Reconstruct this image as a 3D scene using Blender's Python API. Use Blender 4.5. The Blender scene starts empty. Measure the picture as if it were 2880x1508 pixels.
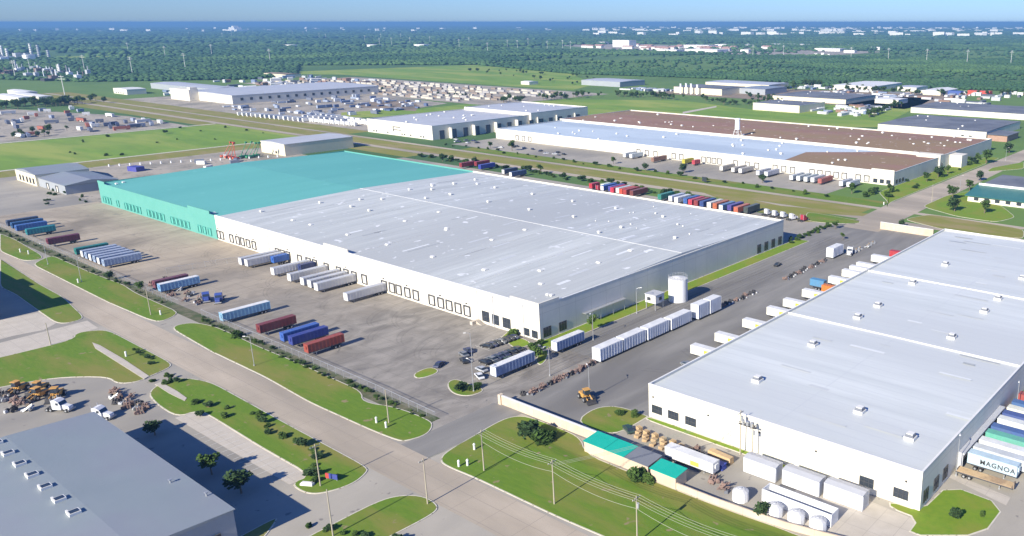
import bpy, math, random
from math import radians as R_, sin, cos, pi
import numpy as np
rnd = random.Random(7)
sc = bpy.context.scene
col = sc.collection

# ---------------------------------------------------------------- camera
cam_d = bpy.data.cameras.new('camera'); cam = bpy.data.objects.new('camera', cam_d); col.objects.link(cam)
cam_d.sensor_width = 36.0
cam_d.lens = 2339.0/2880.0*36.0
cam_d.shift_x = -(1950.0-1440.0)/2880.0
cam_d.shift_y = 0.0
cam_d.clip_start = 1.0; cam_d.clip_end = 90000.0
cam.location = (0, 0, 100)
cam.rotation_euler = (pi/2-math.atan(692.0/2339.0), 0, R_(36.7))
sc.camera = cam

# ---------------------------------------------------------------- sky, sun, exposure
SUN_EL, SUN_AZ = 29.0, -2.5         # light travels towards +Y, very slightly towards -X
w = bpy.data.worlds.new('World'); sc.world = w; w.use_nodes = True
nt = w.node_tree; bg = nt.nodes['Background']
sky = nt.nodes.new('ShaderNodeTexSky'); sky.sky_type = 'NISHITA'; sky.sun_disc = False
sky.sun_elevation = R_(SUN_EL); sky.sun_rotation = R_(180+SUN_AZ)
sky.altitude = 100; sky.air_density = 1.0; sky.dust_density = 0.3; sky.ozone_density = 4.0
bg.inputs['Strength'].default_value = 0.080
tint = nt.nodes.new('ShaderNodeMix'); tint.data_type = 'RGBA'; tint.blend_type = 'MULTIPLY'; tint.inputs['Factor'].default_value = 1.0
nt.links.new(sky.outputs[0], tint.inputs[6]); tint.inputs[7].default_value = (0.47, 0.70, 1.24, 1)
nt.links.new(tint.outputs[2], bg.inputs['Color'])
sun_d = bpy.data.lights.new('sun', 'SUN'); sun_d.energy = 5.0; sun_d.angle = R_(0.5); sun_d.color = (1.0, 0.93, 0.78)
sun = bpy.data.objects.new('sun', sun_d); col.objects.link(sun)
sun.rotation_euler = (R_(90-SUN_EL), 0, R_(-SUN_AZ)); sun.location = (-200, -200, 300)
sc.view_settings.view_transform = 'Standard'; sc.view_settings.look = 'None'
sc.view_settings.exposure = 0.76; sc.view_settings.gamma = 1.0
sc.cycles.max_bounces = 6; sc.cycles.volume_bounces = 0
sc.cycles.transparent_max_bounces = 12

# ---------------------------------------------------------------- materials
def lin(c): return tuple(((v/255.0)/12.92 if v/255.0 <= 0.04045 else ((v/255.0+0.055)/1.055)**2.4) for v in c)
_m = {}
def mat(name, c1, c2=None, scale=0.3, c3=None, scale3=0.02, rough=0.8, metal=0.0, stretch=(1,1,1), detail=6,
        bump=0.0, bscale=None, seam=None, speck=None, amount=0.5, spec=0.3, alpha=None, corr=None, dist=0.0, grad=None):
    """c1..c2 mottled by noise of `scale` (1/m), c3 in large patches of scale3, seam=(w,h,width,col), speck=(scale,thr,col), corr=(axis,freq,depth)"""
    if name in _m: return _m[name]
    m = bpy.data.materials.new(name); m.use_nodes = True; N = m.node_tree.nodes; L = m.node_tree.links
    p = N['Principled BSDF']; p.inputs['Roughness'].default_value = rough; p.inputs['Metallic'].default_value = metal
    p.inputs['Specular IOR Level'].default_value = spec
    tc = N.new('ShaderNodeTexCoord'); mp = N.new('ShaderNodeMapping'); mp.inputs['Scale'].default_value = stretch
    L.new(tc.outputs['Object'], mp.inputs['Vector']); vec = mp.outputs['Vector']
    def noise(s, d=detail, v=vec, r=0.6):
        n = N.new('ShaderNodeTexNoise'); n.inputs['Scale'].default_value = s; n.inputs['Detail'].default_value = d
        n.inputs['Roughness'].default_value = r; n.inputs['Distortion'].default_value = dist; L.new(v, n.inputs['Vector']); return n.outputs['Fac']
    def ramp(f, a, b):
        r = N.new('ShaderNodeMapRange'); r.inputs['From Min'].default_value = a; r.inputs['From Max'].default_value = b
        L.new(f, r.inputs['Value']); return r.outputs['Result']
    def mix(f, a, b):
        x = N.new('ShaderNodeMix'); x.data_type = 'RGBA'; L.new(f, x.inputs['Factor'])
        for k, s in (('A', a), ('B', b)):
            i = x.inputs[6 if k == 'A' else 7]
            if isinstance(s, tuple): i.default_value = s+(1,)
            else: L.new(s, i)
        return x.outputs[2]
    out = c1
    if c2 is not None: out = mix(ramp(noise(scale), 0.5-amount*0.45, 0.5+amount*0.45), c1, c2)
    if c3 is not None: out = mix(ramp(noise(scale3, 4), 0.45, 0.62), out, c3)
    if grad is not None:
        gx = N.new('ShaderNodeSeparateXYZ'); L.new(tc.outputs['Object'], gx.inputs[0])
        ga = N.new('ShaderNodeMath'); ga.operation = 'MULTIPLY_ADD'; ga.inputs[1].default_value = 90.0; L.new(noise(0.02, 5), ga.inputs[0]); L.new(gx.outputs[0], ga.inputs[2])
        out = mix(ramp(ga.outputs[0], grad[0]+45, grad[1]+45), out, mix(ramp(noise(0.12, 8), 0.35, 0.65), grad[2], grad[3]))
    if speck is not None: out = mix(ramp(noise(speck[0], 2, tc.outputs['Object']), speck[1], speck[1]+0.05), out, speck[2])
    if seam is not None:
        sx = N.new('ShaderNodeSeparateXYZ'); L.new(tc.outputs['Object'], sx.inputs[0])
        def line(sock, per, wd):
            a = N.new('ShaderNodeMath'); a.operation = 'MULTIPLY'; a.inputs[1].default_value = 1.0/per; L.new(sock, a.inputs[0])
            b = N.new('ShaderNodeMath'); b.operation = 'FRACT'; L.new(a.outputs[0], b.inputs[0])
            c = N.new('ShaderNodeMath'); c.operation = 'LESS_THAN'; c.inputs[1].default_value = wd/per; L.new(b.outputs[0], c.inputs[0]); return c.outputs[0]
        kind = seam[0]
        if kind == 'wall':
            a = N.new('ShaderNodeMath'); a.operation = 'ADD'; L.new(sx.outputs[0], a.inputs[0]); L.new(sx.outputs[1], a.inputs[1])
            l1 = line(a.outputs[0], seam[1], seam[3]); l2 = line(sx.outputs[2], seam[2], seam[3])
        else:
            l1 = line(sx.outputs[0], seam[1], seam[3]); l2 = line(sx.outputs[1], seam[2], seam[3])
        mx = N.new('ShaderNodeMath'); mx.operation = 'MAXIMUM'; L.new(l1, mx.inputs[0]); L.new(l2, mx.inputs[1])
        mm = N.new('ShaderNodeMath'); mm.operation = 'MULTIPLY'; mm.inputs[1].default_value = 0.8; L.new(mx.outputs[0], mm.inputs[0])
        out = mix(mm.outputs[0], out, seam[4])
    if isinstance(out, tuple): p.inputs['Base Color'].default_value = out+(1,)
    else: L.new(out, p.inputs['Base Color'])
    hs = None
    if bump:
        hs = noise(bscale or scale*4, 3)
    if corr is not None:
        wv = N.new('ShaderNodeTexWave'); wv.bands_direction = corr[0]; wv.inputs['Scale'].default_value = corr[1]; wv.wave_profile = 'SIN'
        L.new(tc.outputs['Object'], wv.inputs['Vector']); hs = wv.outputs['Fac']
    if hs is not None:
        b = N.new('ShaderNodeBump'); b.inputs['Distance'].default_value = bump or corr[2]; b.inputs['Strength'].default_value = 0.7
        L.new(hs, b.inputs['Height']); L.new(b.outputs[0], p.inputs['Normal'])
    if alpha is not None: p.inputs['Alpha'].default_value = alpha
    _m[name] = m; return m

GRASS   = mat('grass', (0.082,0.165,0.012), (0.142,0.222,0.020), 0.5, (0.195,0.195,0.042), 0.04, 0.95, bump=0.05, amount=0.8, stretch=(0.6,2.2,1), speck=(0.33,0.66,(0.24,0.20,0.10)))
GRASSB  = mat('bright_grass', (0.115,0.215,0.014), (0.185,0.265,0.022), 0.7, (0.200,0.230,0.030), 0.09, 0.95, bump=0.05, amount=0.7)
GRASSD  = mat('dry_grass', (0.170,0.190,0.034), (0.240,0.225,0.050), 0.12, (0.270,0.225,0.090), 0.05, 0.95, bump=0.08, amount=0.8, stretch=(0.5,1.6,1))
FIELD   = mat('field_grass', (0.095,0.190,0.028), (0.215,0.330,0.042), 0.035, (0.270,0.320,0.065), 0.010, 0.95, detail=9, amount=0.75, stretch=(0.5,1.6,1), bump=0.2, dist=0.6)
GROUND  = mat('land', (0.085,0.170,0.036), (0.145,0.225,0.050), 0.02, (0.055,0.120,0.038), 0.0016, 0.95, detail=8, amount=0.8)
ROAD    = mat('road_concrete', (0.395,0.332,0.256), (0.480,0.410,0.322), 0.25, (0.310,0.268,0.212), 0.03, 0.85, stretch=(0.25,1,1), seam=('floor',9.0,5.55,0.10,(0.25,0.22,0.19)))
YARD    = mat('yard_concrete', (0.315,0.290,0.245), (0.400,0.365,0.305), 0.08, (0.255,0.238,0.210), 0.018, 0.85, detail=9, stretch=(1,0.5,1), speck=(0.35,0.66,(0.22,0.20,0.18)))
YARDG   = mat('yard_concrete_worn', (0.335,0.280,0.212), (0.460,0.392,0.302), 0.09, (0.240,0.204,0.160), 0.020, 0.85, detail=9, stretch=(1,0.6,1), dist=1.2, amount=0.8, grad=(-400,-250,(0.190,0.174,0.152),(0.315,0.288,0.250)), speck=(0.28,0.68,(0.17,0.16,0.15)), seam=('floor',7.6,7.6,0.11,(0.17,0.15,0.13)))
APRON   = mat('yard_asphalt', (0.185,0.172,0.162), (0.255,0.235,0.215), 0.10, (0.160,0.152,0.150), 0.025, 0.88, detail=9, stretch=(0.6,1,1), speck=(0.30,0.66,(0.30,0.27,0.24)))
WEED    = mat('weedy_dirt', (0.055,0.080,0.028), (0.200,0.170,0.120), 0.5, (0.060,0.085,0.030), 0.12, 0.95, amount=0.7)
SERVICE = mat('service_asphalt', (0.190,0.182,0.168), (0.270,0.258,0.236), 0.12, (0.165,0.158,0.148), 0.03, 0.9, detail=9, stretch=(1.4,0.25,1), dist=0.8)
CONC    = mat('pale_concrete', (0.440,0.395,0.330), (0.520,0.470,0.400), 0.3, None, 0.05, 0.85, seam=('floor',5.0,5.0,0.08,(0.30,0.27,0.24)))
GRAVEL  = mat('gravel', (0.330,0.290,0.235), (0.430,0.385,0.320), 0.5, (0.250,0.230,0.190), 0.03, 0.95, amount=0.9, speck=(0.2,0.62,(0.16,0.15,0.13)))
KERB    = mat('kerb_stone', (0.50,0.46,0.38), (0.62,0.58,0.48), 0.6, rough=0.8, speck=(0.9,0.60,(0.25,0.22,0.16)))
DIRT    = mat('dirt', (0.230,0.175,0.130), (0.310,0.245,0.180), 0.15, (0.170,0.140,0.110), 0.03, 0.95)
ROOFW   = mat('white_roof_membrane', (0.350,0.370,0.358), (0.655,0.672,0.645), 0.22, (0.430,0.442,0.428), 0.016, 0.55, detail=10, stretch=(1.1,0.10,1), amount=0.75, seam=('floor',3.2,76.0,0.12,(0.30,0.31,0.325)), spec=0.4, speck=(0.20,0.66,(0.74,0.75,0.75)))
ROOFN   = mat('newer_white_roof', (0.470,0.498,0.490), (0.690,0.712,0.695), 0.14, (0.520,0.540,0.535), 0.014, 0.5, detail=8, stretch=(0.14,1.3,1), amount=0.7, seam=('floor',60.0,3.6,0.12,(0.43,0.45,0.475)))
TEALR   = mat('teal_roof', (0.118,0.385,0.345), (0.140,0.430,0.388), 0.12, (0.108,0.370,0.335), 0.012, 0.6, detail=9, stretch=(0.9,0.12,1), amount=0.8, seam=('floor',3.2,76.0,0.10,(0.095,0.33,0.30)), speck=(0.16,0.68,(0.17,0.46,0.42)))
TEALW   = mat('teal_wall', (0.105,0.330,0.280), (0.122,0.355,0.302), 0.2, None, 0.1, 0.7, seam=('wall',7.6,9.2,0.12,(0.095,0.35,0.29)))
TEALD   = mat('teal_door_frame', (0.075,0.300,0.262))
TEALD2  = mat('teal_door_leaf', (0.105,0.385,0.320))
WALLW   = mat('white_tilt_wall', (0.690,0.645,0.545), (0.750,0.705,0.605), 0.15, (0.650,0.615,0.540), 0.06, 0.75, seam=('wall',7.6,9.2,0.13,(0.52,0.48,0.40)), speck=(0.22,0.70,(0.55,0.50,0.42)))
WALLN   = mat('cream_tilt_wall', (0.720,0.680,0.575), (0.770,0.730,0.630), 0.2, None, 0.05, 0.7, seam=('wall',7.6,7.1,0.12,(0.56,0.52,0.42)))
COPING  = mat('coping', (0.66,0.65,0.62), (0.74,0.73,0.70), 0.5, rough=0.5)
ROOFG   = mat('grey_blue_metal_roof', (0.225,0.262,0.280), (0.270,0.302,0.318), 0.05, (0.245,0.262,0.295), 0.03, 0.45, metal=0.0, amount=0.6, corr=('Y',3.0,0.02))
ROOFG2  = mat('grey_metal_roof', (0.420,0.430,0.455), (0.500,0.508,0.530), 0.07, None, 0.05, 0.45, corr=('Y',3.0,0.02))
WALLG   = mat('grey_metal_wall', (0.300,0.320,0.345), (0.350,0.370,0.390), 0.1, rough=0.6, corr=('X',3.0,0.02))
ROOFB   = mat('brown_gravel_roof', (0.230,0.130,0.095), (0.310,0.190,0.140), 0.06, (0.255,0.175,0.100), 0.02, 0.95, detail=9, amount=0.7, stretch=(0.5,1.4,1), speck=(0.15,0.66,(0.42,0.32,0.27)))
ROOFL   = mat('pale_blue_roof', (0.440,0.520,0.590), (0.540,0.610,0.670), 0.06, (0.400,0.470,0.540), 0.02, 0.6, stretch=(0.3,1,1), speck=(0.12,0.70,(0.35,0.40,0.48)))
ROOFGR  = mat('green_metal_roof', (0.035,0.140,0.120), (0.050,0.170,0.150), 0.2, None, 0.1, 0.4, corr=('X',2.0,0.03))
ROOFD   = mat('dark_grey_roof', (0.150,0.160,0.185), (0.205,0.215,0.240), 0.1, (0.120,0.130,0.155), 0.05, 0.8)
WINDOWM = mat('window_glass', (0.030,0.040,0.055), rough=0.08, spec=0.8)
DARK    = mat('black_rubber', (0.025,0.025,0.028), (0.045,0.045,0.048), 3.0, rough=0.9)
FRAMEB  = mat('dock_shelter', (0.050,0.052,0.060), (0.085,0.085,0.090), 1.0, rough=0.9)
DOORW   = mat('dock_door_leaf', (0.560,0.540,0.490), (0.640,0.615,0.560), 1.5, rough=0.6, corr=('Z',2.0,0.03))
STEEL   = mat('galvanised_steel', (0.420,0.430,0.440), (0.520,0.530,0.540), 2.0, rough=0.45, metal=0.5)
BLACKM  = mat('dark_steel', (0.040,0.040,0.045), (0.080,0.075,0.075), 2.0, rough=0.6)
RUST    = mat('rusty_steel', (0.170,0.110,0.092), (0.330,0.235,0.200), 0.9, (0.120,0.085,0.080), 0.3, 0.9, amount=0.9)
WOOD    = mat('weathered_pole_wood', (0.330,0.290,0.215), (0.430,0.385,0.300), 2.0, rough=0.9, stretch=(1,1,0.1))
CABLE   = mat('cable', (0.30,0.31,0.24), rough=0.6)
TIMBER  = mat('pallet_timber', (0.480,0.330,0.170), (0.620,0.460,0.270), 0.8, (0.36,0.25,0.15), 0.3, 0.9, amount=0.9)
BEIGE   = mat('beige_block_wall', (0.560,0.450,0.330), (0.640,0.530,0.400), 0.4, (0.50,0.40,0.30), 0.08, 0.85, seam=('wall',6.0,3.2,0.10,(0.42,0.33,0.25)))
TURQ    = mat('turquoise_sheet_roof', (0.010,0.390,0.290), (0.020,0.440,0.330), 0.5, rough=0.45, corr=('X',3.0,0.03))
TANKW   = mat('tank_white', (0.720,0.730,0.750), (0.790,0.795,0.805), 0.4, rough=0.45, stretch=(1,1,0.15))
CREAMM  = mat('cream_metal_wall', (0.700,0.620,0.440), (0.760,0.690,0.500), 0.3, rough=0.7, corr=('X',1.2,0.06))
LEAF    = [mat('leaves_a', (0.035,0.075,0.014), (0.075,0.130,0.024), 0.9, rough=0.9, amount=0.9),
           mat('leaves_b', (0.050,0.100,0.018), (0.105,0.165,0.032), 0.8, rough=0.9, amount=0.9),
           mat('leaves_c', (0.026,0.058,0.020), (0.055,0.098,0.030), 0.8, rough=0.9, amount=0.9)]
BARK    = mat('bark', (0.14,0.10,0.07), (0.22,0.17,0.12), 3.0, rough=0.95)
FOREST  = mat('forest_leaves', (0.022,0.064,0.030), (0.048,0.106,0.040), 0.012, (0.080,0.150,0.048), 0.0035, 0.95, detail=5, amount=0.9)

def paint(rgb, name=None, corr=True, rough=0.5):
    n = name or 'paint_%d_%d_%d' % rgb
    g_ = sum(rgb)/3.0; rgb = tuple(v*0.80+g_*0.14+14 for v in rgb); rgb = tuple(min(242,v) for v in rgb)
    c = lin(rgb); d = tuple(v*0.66+0.012 for v in c)
    return mat(n, c, d, 0.9, tuple(v*0.72+0.03 for v in c), 0.25, rough=rough, corr=('Y',1.6,0.04) if corr else None, amount=0.9)

# ---------------------------------------------------------------- mesh helpers
class MB:
    def __init__(s): s.v = []; s.f = []; s.m = []
    def add(s, vs, fs, m=0):
        o = len(s.v); s.v += vs; s.f += [tuple(i+o for i in f) for f in fs]; s.m += [m]*len(fs); return s
    def box(s, x0, x1, y0, y1, z0, z1, m=0, taper=0.0):
        t = taper
        return s.add([(x0,y0,z0),(x1,y0,z0),(x1,y1,z0),(x0,y1,z0),(x0+t,y0+t,z1),(x1-t,y0+t,z1),(x1-t,y1-t,z1),(x0+t,y1-t,z1)],
                     [(3,2,1,0),(4,5,6,7),(0,1,5,4),(1,2,6,5),(2,3,7,6),(3,0,4,7)], m)
    def prism(s, poly, z0, z1, m=0, mside=None):
        n = len(poly)
        if sum(poly[i][0]*poly[(i+1)%n][1]-poly[(i+1)%n][0]*poly[i][1] for i in range(n)) < 0: poly = poly[::-1]
        s.add([(x,y,z1) for x,y in poly], [tuple(range(n))], m)
        return s.add([(x,y,z0) for x,y in poly]+[(x,y,z1) for x,y in poly], [(i,(i+1)%n,n+(i+1)%n,n+i) for i in range(n)], m if mside is None else mside)
    def prof(s, pts, x0, x1, m=0):
        """profile in (y,z) extruded along x"""
        n = len(pts)
        return s.add([(x0,y,z) for y,z in pts]+[(x1,y,z) for y,z in pts],
                     [tuple(range(n)), tuple(range(2*n-1,n-1,-1))]+[(i,n+i,n+(i+1)%n,(i+1)%n) for i in range(n)], m)
    def tube(s, p, q, r0, r1=None, n=8, m=0, caps=True):
        r1 = r0 if r1 is None else r1
        p = np.array(p, float); q = np.array(q, float); d = q-p; L = np.linalg.norm(d); d = d/max(L,1e-9)
        a = np.cross(d, (0,0,1) if abs(d[2]) < 0.9 else (1,0,0)); a /= np.linalg.norm(a); b = np.cross(d, a)
        vs = [tuple(c+r*(cos(2*pi*i/n)*a+sin(2*pi*i/n)*b)) for c,r in ((p,r0),(q,r1)) for i in range(n)]
        fs = [(i,(i+1)%n,n+(i+1)%n,n+i) for i in range(n)]
        if caps: fs += [tuple(range(n-1,-1,-1)), tuple(range(n,2*n))]
        return s.add(vs, fs, m)
    def blob(s, c, r, m=0, jit=0.25, sub=0):
        vs, fs = ICO[sub]
        return s.add([(c[0]+x*r[0]*(1+rnd.uniform(-jit,jit)), c[1]+y*r[1]*(1+rnd.uniform(-jit,jit)), c[2]+z*r[2]*(1+rnd.uniform(-jit,jit))) for x,y,z in vs], fs, m)
    def leafs(s, c, r, n, size, m=0):
        for _ in range(n):
            while True:
                p = [rnd.uniform(-1,1) for _ in range(3)]
                d = sum(k*k for k in p)
                if 0.15 < d < 1: break
            a = rnd.uniform(0,2*pi); t = rnd.uniform(-0.9,0.9); q = size*rnd.uniform(0.6,1.3)
            u = (cos(a)*q, sin(a)*q, t*q*0.5); v = (-sin(a)*q*cos(t), cos(a)*q*cos(t), q*sin(t)*rnd.choice((-1,1)))
            x,y,z = c[0]+p[0]*r[0], c[1]+p[1]*r[1], c[2]+p[2]*r[2]
            s.add([(x-u[0]-v[0],y-u[1]-v[1],z-u[2]-v[2]),(x+u[0]-v[0],y+u[1]-v[1],z+u[2]-v[2]),(x+u[0]+v[0],y+u[1]+v[1],z+u[2]+v[2]),(x-u[0]+v[0],y-u[1]+v[1],z-u[2]+v[2])],[(0,1,2,3)],m)
        return s
    def mesh(s, name, mats):
        me = bpy.data.meshes.new(name); me.from_pydata(s.v, [], s.f)
        for k in (mats if isinstance(mats,(list,tuple)) else [mats]): me.materials.append(k)
        if any(s.m): me.polygons.foreach_set('material_index', s.m)
        me.update(); return me
    def build(s, name, mats, parent=None, loc=None, rz=0.0, bevel=0.0):
        o = bpy.data.objects.new(name, s.mesh(name, mats)); col.objects.link(o)
        if parent: o.parent = parent
        if loc: o.location = loc
        if rz: o.rotation_euler = (0,0,rz)
        if bevel:
            b = o.modifiers.new('bevel','BEVEL'); b.width = bevel; b.segments = 2
        return o
def _ico():
    import bmesh
    out = []
    for k in (1,2):
        bm = bmesh.new(); bmesh.ops.create_icosphere(bm, subdivisions=k, radius=1.0)
        out.append(([tuple(v.co) for v in bm.verts], [tuple(v.index for v in f.verts) for f in bm.faces])); bm.free()
    return out
ICO = _ico()

def tag(o, label=None, cat=None, group=None, kind=None):
    if label: o['label'] = label
    if cat: o['category'] = cat
    if group: o['group'] = group
    if kind: o['kind'] = kind
    return o
def empty(name, loc, label, cat, group=None, rz=0.0):
    o = bpy.data.objects.new(name, None); col.objects.link(o); o.location = loc; o.rotation_euler = (0,0,rz); o.empty_display_size = 1
    return tag(o, label, cat, group)
def kids(o):
    return KIDS.get(o.name, [])
KIDS = {}
def index_kids(o):
    KIDS[o.name] = list(o.children)
    for c in o.children: index_kids(c)
def copy_tree(o, label=None, group=None, loc=None, rz=None, scale=None):
    def rec(a, par):
        c = a.copy(); col.objects.link(c); c.parent = par
        for ch in kids(a): rec(ch, c)
        return c
    r = rec(o, None)
    if label: r['label'] = label
    if group: r['group'] = group
    if loc: r.location = loc
    if rz is not None: r.rotation_euler = (0,0,rz)
    if scale: r.scale = (scale,)*3 if not isinstance(scale, tuple) else scale
    return r
class Proto:
    """first use returns the thing itself, later uses copy it"""
    def __init__(s, maker): s.maker = maker; s.o = None
    def put(s, label, loc, rz=0.0, group=None, scale=None):
        if s.o is None:
            s.o = s.maker(); bpy.context.view_layer.update(); index_kids(s.o); r = s.o
            r['label'] = label; r.location = loc; r.rotation_euler = (0,0,rz)
            if scale: r.scale = (scale,)*3 if not isinstance(scale, tuple) else scale
            if group: r['group'] = group
            return r
        return copy_tree(s.o, label, group, loc, rz, scale or (1,1,1))

# ---------------------------------------------------------------- ground, roads, verges
def struct(name, mb, m): return tag(mb.build(name, m), kind='structure')
def sheet(name, poly, z, m):
    n = len(poly)
    if sum(poly[i][0]*poly[(i+1)%n][1]-poly[(i+1)%n][0]*poly[i][1] for i in range(n)) < 0: poly = poly[::-1]
    return struct(name, MB().add([(x,y,z) for x,y in poly], [tuple(range(n))]), m)
def rect(x0,x1,y0,y1): return [(x0,y0),(x1,y0),(x1,y1),(x0,y1)]
def offset(poly, d):
    n = len(poly); out = []
    A = sum(poly[i][0]*poly[(i+1)%n][1]-poly[(i+1)%n][0]*poly[i][1] for i in range(n)); sg = 1 if A > 0 else -1
    for i in range(n):
        p, q, r = poly[i-1], poly[i], poly[(i+1)%n]
        def nm(a,b):
            dx,dy = b[0]-a[0], b[1]-a[1]; l = math.hypot(dx,dy) or 1; return (-dy/l*sg, dx/l*sg)
        n1, n2 = nm(p,q), nm(q,r); bx, by = n1[0]+n2[0], n1[1]+n2[1]; l = max(0.5, (bx*bx+by*by)/2); out.append((q[0]+bx*d/l, q[1]+by*d/l))
    return out
def smooth(poly, k=1):
    for _ in range(k):
        out = []
        for i in range(len(poly)):
            p, q = poly[i], poly[(i+1)%len(poly)]
            L = math.hypot(q[0]-p[0], q[1]-p[1]); t = min(0.25, 3.0/max(L,0.1))
            out += [(p[0]+(q[0]-p[0])*t, p[1]+(q[1]-p[1])*t), (q[0]-(q[0]-p[0])*t, q[1]-(q[1]-p[1])*t)]
        poly = out
    return poly
def verge(poly, m=GRASS, h=0.15, kerb=0.30, sm=2):
    poly = smooth(poly, sm)
    struct('kerb', MB().prism(poly, 0, h), KERB)
    inner = offset(poly, kerb)
    struct('verge', MB().prism(inner, h-0.05, h+0.02), m)

N = 96
struct('ground', MB().add([(0,0,0)]+[(40000*cos(2*pi*i/N), 40000*sin(2*pi*i/N), 0) for i in range(N)], [(0,1+i,1+(i+1)%N) for i in range(N)]), GROUND)
# near industrial plots
sheet('yard', rect(-900,-10,10,176), 0.02, YARD)
sheet('yard', [(-700,176),(-700,172),(-560,172),(-560,340),(-700,340)], 0.025, GRAVEL)
sheet('yard', rect(-560,-165,117.5,173.4), 0.035, YARDG)
sheet('weed_strip', rect(-560,-172,114.8,119.4), 0.04, WEED)
sheet('service_road', rect(-191,-129,134,384), 0.03, SERVICE)
sheet('yard', rect(-560,-191,320,378), 0.03, YARD)
sheet('road', rect(-900,-10,93.6,104.7), 0.045, ROAD)
sheet('road', rect(-168,-157,104.7,134), 0.050, SERVICE)
sheet('road', [(-186,376),(-166,376),(-168,446),(-173,650),(-173,1050),(-189,1050),(-189,650),(-190,446)], 0.06, ROAD)
sheet('road', rect(-1500,-20,397.5,404.5), 0.05, ROAD)
sheet('road', rect(-1500,-20,425,430), 0.05, ROAD)
sheet('parking', rect(-590,-232,446,496), 0.03, YARD)
sheet('grass_field', rect(-560,-192,405,424.5), 0.02, GRASSD)
sheet('grass_field', [(-560,431),(-192,431),(-192,446),(-560,446)], 0.02, GRASS)
sheet('grass_field', [(-307.0,414.3),(-255.2,403.8),(-219.7,397.0),(-184.4,393.4),(-183.0,384.7),(-206.7,374.0),(-245.3,381.1),(-303.1,409.1)], 0.06, GRASSD)
sheet('grass_field', [(-307.0,414.3),(-237.4,400.0),(-181.6,413.1),(-187.3,404.3),(-225.0,389.9)], 0.055, GRASSD)
# grass strips by the crossing
verge([(-217.1,395.8),(-207.4,376.3),(-194.2,377.7),(-182.2,386.6),(-182.5,392.0),(-191.9,393.5)], GRASS, 0.12)
verge([(-186,431),(-192,446),(-209,470),(-209,494),(-209,590),(-200,650),(-191,650),(-190.5,446)], GRASSB, 0.12)
verge([(-167.3,409.7),(-160.4,429.5),(-109.6,425.3),(-103.8,404.8),(-140.1,400.0)], GRASSD, 0.12)
verge([(-171.6,446.3),(-171.6,484.7),(-163.5,513.7),(-154.3,479.5),(-136.6,475.7),(-120.8,450.1),(-125.7,432.2),(-147.1,433.4)], GRASSB, 0.12)
verge([(-182.0,600.4),(-170.9,641.5),(-162.0,610.1),(-179.5,581.8)], GRASSB, 0.12)
# north side of the main road
verge([(-512.0,114.8),(-491.7,115.3),(-447.4,113.0),(-439.3,111.0),(-442.1,104.9),(-470.7,104.0)])
verge([(-433.7,105.4),(-443.8,115.7),(-422.4,115.7),(-400.1,115.7),(-368.5,117.0),(-355.2,115.6),(-341.3,115.5),(-315.1,115.6),(-310.1,107.1),(-317.9,105.7),(-350.0,104.7),(-386.4,105.0)])
verge([(-300.3,106.6),(-303.1,109.3),(-301.0,113.9),(-291.9,116.3),(-281.2,116.6),(-261.6,116.1),(-239.0,116.7),(-203.3,116.6),(-197.1,112.7),(-186.8,116.5),(-173.3,117.1),(-169.8,115.6),(-167.0,111.6),(-168.3,106.7),(-170.1,105.4),(-180.0,104.6),(-208.9,103.9),(-235.2,105.2),(-267.2,105.1),(-265.7,104.9)])
# south side of the main road
verge([(-455.9,100.2),(-396.6,97.4),(-369.9,97.1),(-335.8,93.0),(-334.9,87.4),(-338.8,85.1),(-356.9,85.8),(-389.1,87.3),(-404.4,86.7)])
verge([(-322.1,85.6),(-318.9,91.5),(-314.1,93.3),(-270.3,93.5),(-265.3,92.4),(-263.0,85.9),(-261.2,81.5),(-264.5,77.3),(-272.7,77.7),(-284.1,68.4),(-288.6,56.4),(-290.4,50.1),(-317.3,56.6),(-315.8,63.5),(-315.3,82.7)])
verge([(-252.0,80.3),(-255.9,87.6),(-253.7,91.0),(-244.1,94.2),(-218.0,93.9),(-207.5,93.7),(-164.4,93.5),(-162.4,91.6),(-160.6,87.0),(-162.4,80.9),(-165.7,78.6),(-172.4,78.8),(-171.8,83.5),(-193.1,83.3),(-220.0,83.8),(-227.8,83.6),(-228.1,78.2),(-241.9,78.4)])
verge([(-149.8,70.8),(-150.2,86.2),(-148.3,90.9),(-143.6,93.9),(-137.5,93.3),(-136.1,90.2),(-136.4,80.8),(-136.7,74.3),(-149.5,63.1)])
verge([(-161.0,62.5),(-161.8,70.1),(-160.4,69.7),(-157.0,65.5),(-153.9,61.4),(-160.4,60.7)], GRASSD)
verge([(-154.1,105.7),(-156.1,109.0),(-157.5,120.0),(-158.4,128.6),(-157.0,132.2),(-153.6,134.0),(-135.4,134.2),(-128.2,128.6),(-116.0,128.4),(-107.4,128.8),(-91.4,129.0),(-81.1,129.6),(-74.4,130.2),(-70.5,130.1),(-61.1,131.7),(-66.8,108.1),(-102.5,106.1),(-114.8,105.5),(-140.3,105.4),(-150.9,104.7)])
verge([(-141.9,138.6),(-128.6,139.0),(-128.6,152.9),(-129.3,153.0),(-139.6,153.0),(-144,148)], GRASS, 0.12)
verge([(-128.8,151.0),(-74,151.2),(-74,153.0),(-128.8,153.0)], GRASSB, 0.12)
verge([(-61.0,153.0),(-54.0,153.3),(-53.1,167.3),(-40.0,166.3),(-40.3,152.5),(-52.9,143.1),(-53.3,150.3),(-59.7,150.6)], GRASSB, 0.12, sm=1)
verge([(-202.3,131.9),(-203.1,139.1),(-196.8,138.7),(-197.4,131.1)], GRASSB)
verge([(-189.3,134.6),(-189.5,137.9),(-183.4,138.1),(-176.3,138.3),(-175.9,133.8),(-178.7,131.2),(-183.6,131.3)])
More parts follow.
